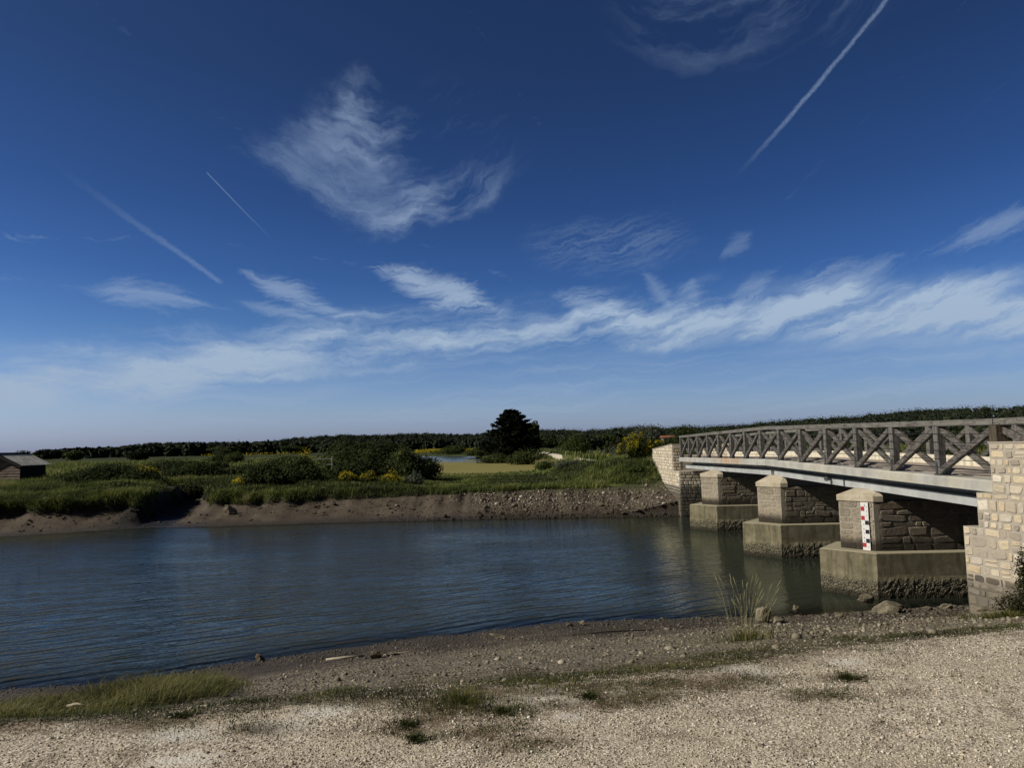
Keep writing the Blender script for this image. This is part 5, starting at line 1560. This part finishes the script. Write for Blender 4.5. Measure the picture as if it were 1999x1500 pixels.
# --- big plume: fibres follow parabolas, density eroded at the rim
g0 = t.noise(t.comb(A1*.20, (E1 - sq(A+11.)*.03)*.42, 2.), 1., 3, .55)
g2 = t.noise(t.comb(A1*.26, (E2 - sq(A1+11.)*.034)*1.35, 6.), 1., 5, .64)
g3 = t.noise(t.comb(A1*.45, (E2 - sq(A1+10.)*.040)*3.6, 16.), 1., 3, .62)
fib = g0*.48 + g2*.40 + (1. - (g3*2. - 1.).abs())*.08
d1 = (E2 - ((A2+20.3)*-.58 + 21.0))*.40
d2 = (((A2+20.5)*.74 + 23.6) - E2)*.24
d3 = (((A2+12.2)*-1.45 + 30.2) - E2)*.17
d4 = (E2 - ((A2+11.)*.40 + 15.6))*.55
ins = d1.min(d2).min(d3).min(d4).min((A2*-1.-2.5)*.16)
plume = (ins.min(1.) * .66 + (fib - .49)*2.7 + .06).sm(.0, 1.35) * ins.sm(-.2, .6)
core = (sq(A1+11.2)*.05 + sq(E1-25.4)*.10).sm(0., 1.9, 1., 0.)
plume = plume * (.52 + core*.42)
tail = E2 - (sq(A2+11.)*.012 + (A2+11.)*.27 + 15.9)
tl = tail.sm(-.3, 1.0) * tail.sm(.8, 4.6, 1., 0.) * A2.sm(-12., -7.) * A2.sm(-5., 3., 1., 0.) * fib.sm(.42, .66) * .42
rw = (fib - .5).sm(.0, .2) * (sq(A1+6.)*.03 + sq(E1-23.5)*.05).sm(.3, 1.6, 1., 0.) * .12
# --- long band of cirrus: soft cores, filaments drawn out along the wind
Eb = sq(A)*-.0022 + A*.06 + 8.7
dE = E - Eb + (wn[1]-.5)*2.4
dE2 = dE + (wn2[1]-.5)*1.5 + (wn3[1]-.5)*.25
slope = sq(A)*.006 + A*.10
b0 = t.noise(t.comb(A1*.11, (dE - slope*.4)*.42, 10.), 1., 3, .5)
b1 = t.noise(t.comb(A1*.13, (dE2 - slope)*.75, 11.), 1., 5, .6)
b2 = t.noise(t.comb(A1*.30, (dE2 - slope)*2.6, 14.), 1., 4, .66)
rg = 1. - (b2*2. - 1.).abs()*1.0
bf = b0*.48 + b1*.43 + rg*.09 + A.sm(-2., -26., 0., .035)
bl = (dE + 2.3)*.50
bu = (dE2*-1. + 3.9)*.25
bi = bl.min(bu).min(1.)
band = (bi*.62 + (bf - .545)*3.6 + .06).sm(.0, 1.30) * bi.sm(-.12, .5)
haze = dE.sm(-2.6, -.3) * dE.sm(.0, 3.2, 1., 0.) * ((b1 - .4)*.9).clamp()
rightveil = A.sm(14., 26.) * dE.sm(-3.4, -.4) * dE2.sm(.8, 3.8, 1., 0.) * b1.sm(.25, .75, .18, .42)
hv = t.noise(t.comb(A2*.045, (E1 - A*.05)*.85, 30.), 1., 5, .6).sm(.42, .75) * E.sm(.5, 3.) * E.sm(5., 8.5, 1., 0.) * .36
faint = (sq(A1-8.)*.028 + sq(E1-15.9)*.22).sm(.0, 1.8, 1., 0.) * b2.sm(.36, .74) * .22
tq = E1 - sq(A-17.)*.030
topv = t.noise(t.comb(A2*.12, tq*.55, 40.), 1., 4, .66).sm(.44, .74) * (sq(A1-20.)*.008 + sq(E1-31.5)*.06).sm(.1, 1.4, 1., 0.) * .22
toparc = (tq - 28.2 + (wn2[1]-.5)*1.0).abs().sm(.05, .75, 1., 0.) * (A-17.).abs().sm(2., 7., 1., 0.) * .10
sn = b1*.45 + b2*.55
def streak(a0, e0, a1, e1, w, s, curve=0., rag=1.3):
    """wispy cloud streak between two sky directions (degrees): ragged, tapering to both ends"""
    L = math.hypot(a1-a0, e1-e0); ux, uy = (a1-a0)/L, (e1-e0)/L
    aa = A + (A1-A)*.25 + (wn3[0]-.5)*.5; ee = E + (E1-E)*.25 + (wn2[1]-.5)*.6
    al = ((aa - a0)*ux + (ee - e0)*uy)/L
    ac = (aa - a0)*-uy + (ee - e0)*ux + (al*al - al)*curve
    n = sn
    wd = al.sm(-.05, .35) * al.sm(.45, 1.08, 1., 0.)
    d = (ac/w).abs() + (0.55 - n)*rag*2.2 + (1. - wd)*1.1
    return d.sm(.1, 1.25, 1., 0.) * s
ext = (streak(-32.3, 11.6, -21.5, 10.6, 1.3, .50, .8) + streak(-22.0, 14.0, -10.5, 9.6, 1.15, .62, -.6) + streak(-11.9, 14.3, .8, 10.2, 1.7, 1., 1.6) + streak(-22., 11.4, -13., 9.6, .6, .4))
ext = ext + (streak(39., 15.0, 30., 12.2, 1.1, .5) + streak(19.6, 16., 16.6, 13.6, .9, .28) + streak(30.4, 12.9, 16., 7.9, 1.8, .55, -.8) + streak(21.2, 12.9, 15.5, 9.2, 1.0, .34) + streak(10.7, 13.8, 13.6, 9.8, .9, .36) + streak(14.5, 13.2, 15.2, 9.6, .8, .26) + streak(2.4, 12.4, 13.5, 9.0, 1.6, .6, -.5))
def line(a0, e0, a1, e1, w0, w1, s, fade=.3):
    """condensation trail between two sky directions"""
    L = math.hypot(a1-a0, e1-e0); ux, uy = (a1-a0)/L, (e1-e0)/L
    al = ((A - a0)*ux + (E - e0)*uy)/L
    ac = ((A - a0)*-uy + (E - e0)*ux + (wn3[1]-.5)*w0*1.1 + (wn[0]-.5)*w0*1.2)
    w = al*(w1-w0) + w0
    return (ac.abs()/w).sm(.15, 1., 1., 0.) * al.sm(-.01, .03) * al.sm(1.-fade, 1., 1., 0.) * s
tn = t.noise(t.comb(A*.1, E*.1, 3.), 55., 4, .65).sm(.25, .7, .5, 1.)
trail = line(31.3, 30.9, 17.9, 19.6, .21, .26, .52, .45) * tn
trail = trail + line(-23.6, 20.35, -18.2, 15.4, .06, .09, .34, .9) + line(-22.3, 12.5, -34., 19.8, .26, .40, .24, .9)*tn
den = (plume*.92 + tl + rw + (band*.98 + haze).min(.9) + rightveil + hv + faint + topv + toparc + ext*.72 + trail).clamp().min(.90)
ccol = t.ramp((E/35.).clamp(), [(0, (3.2, 4.1, 5.4)), (.3, (4.0, 5.1, 6.5)), (.6, (2.7, 3.7, 5.3)), (1, (1.9, 2.6, 4.2))])
fin = t.mix(den, base, ccol)
t.link(fin, bg.inputs[0])
try: world.cycles.sampling_method = 'MANUAL'; world.cycles.sample_map_resolution = 512
except Exception: pass

ld = bpy.data.lights.new('sun', 'SUN'); ld.energy = 4.3; ld.angle = math.radians(.53); ld.color = (1., .93, .82)
lo_ = bpy.data.objects.new('sun', ld); COL.objects.link(lo_)
az, el = math.radians(SUN_AZ), math.radians(SUN_EL)
to = Vector((math.sin(az)*math.cos(el), math.cos(az)*math.cos(el), math.sin(el)))
lo_.rotation_euler = to.to_track_quat('Z', 'Y').to_euler(); lo_.location = to*60

# ------------------------------------------------------------------ camera
yaw, pitch, roll = .00075, .08575, .02
f = Vector((math.sin(yaw)*math.cos(pitch), math.cos(yaw)*math.cos(pitch), math.sin(pitch)))
r0 = Vector((math.cos(yaw), -math.sin(yaw), 0)); u0 = r0.cross(f)
r_ = r0*math.cos(roll) - u0*math.sin(roll); u_ = r0*math.sin(roll) + u0*math.cos(roll)
cd = bpy.data.cameras.new('camera'); cam = bpy.data.objects.new('camera', cd); COL.objects.link(cam)
cam.matrix_world = Matrix(((r_.x, u_.x, -f.x, 0), (r_.y, u_.y, -f.y, 0), (r_.z, u_.z, -f.z, H), (0, 0, 0, 1)))
cd.sensor_width = 36; cd.lens = 36*1386/1999; cd.clip_start = .05; cd.clip_end = 20000
SC.camera = cam
SC.view_settings.view_transform = 'Standard'; SC.view_settings.look = 'None'; SC.view_settings.exposure = 0
SC.cycles.max_bounces = 6; SC.cycles.diffuse_bounces = 2; SC.cycles.glossy_bounces = 3; SC.cycles.transparent_max_bounces = 8
SC.cycles.use_denoising = True
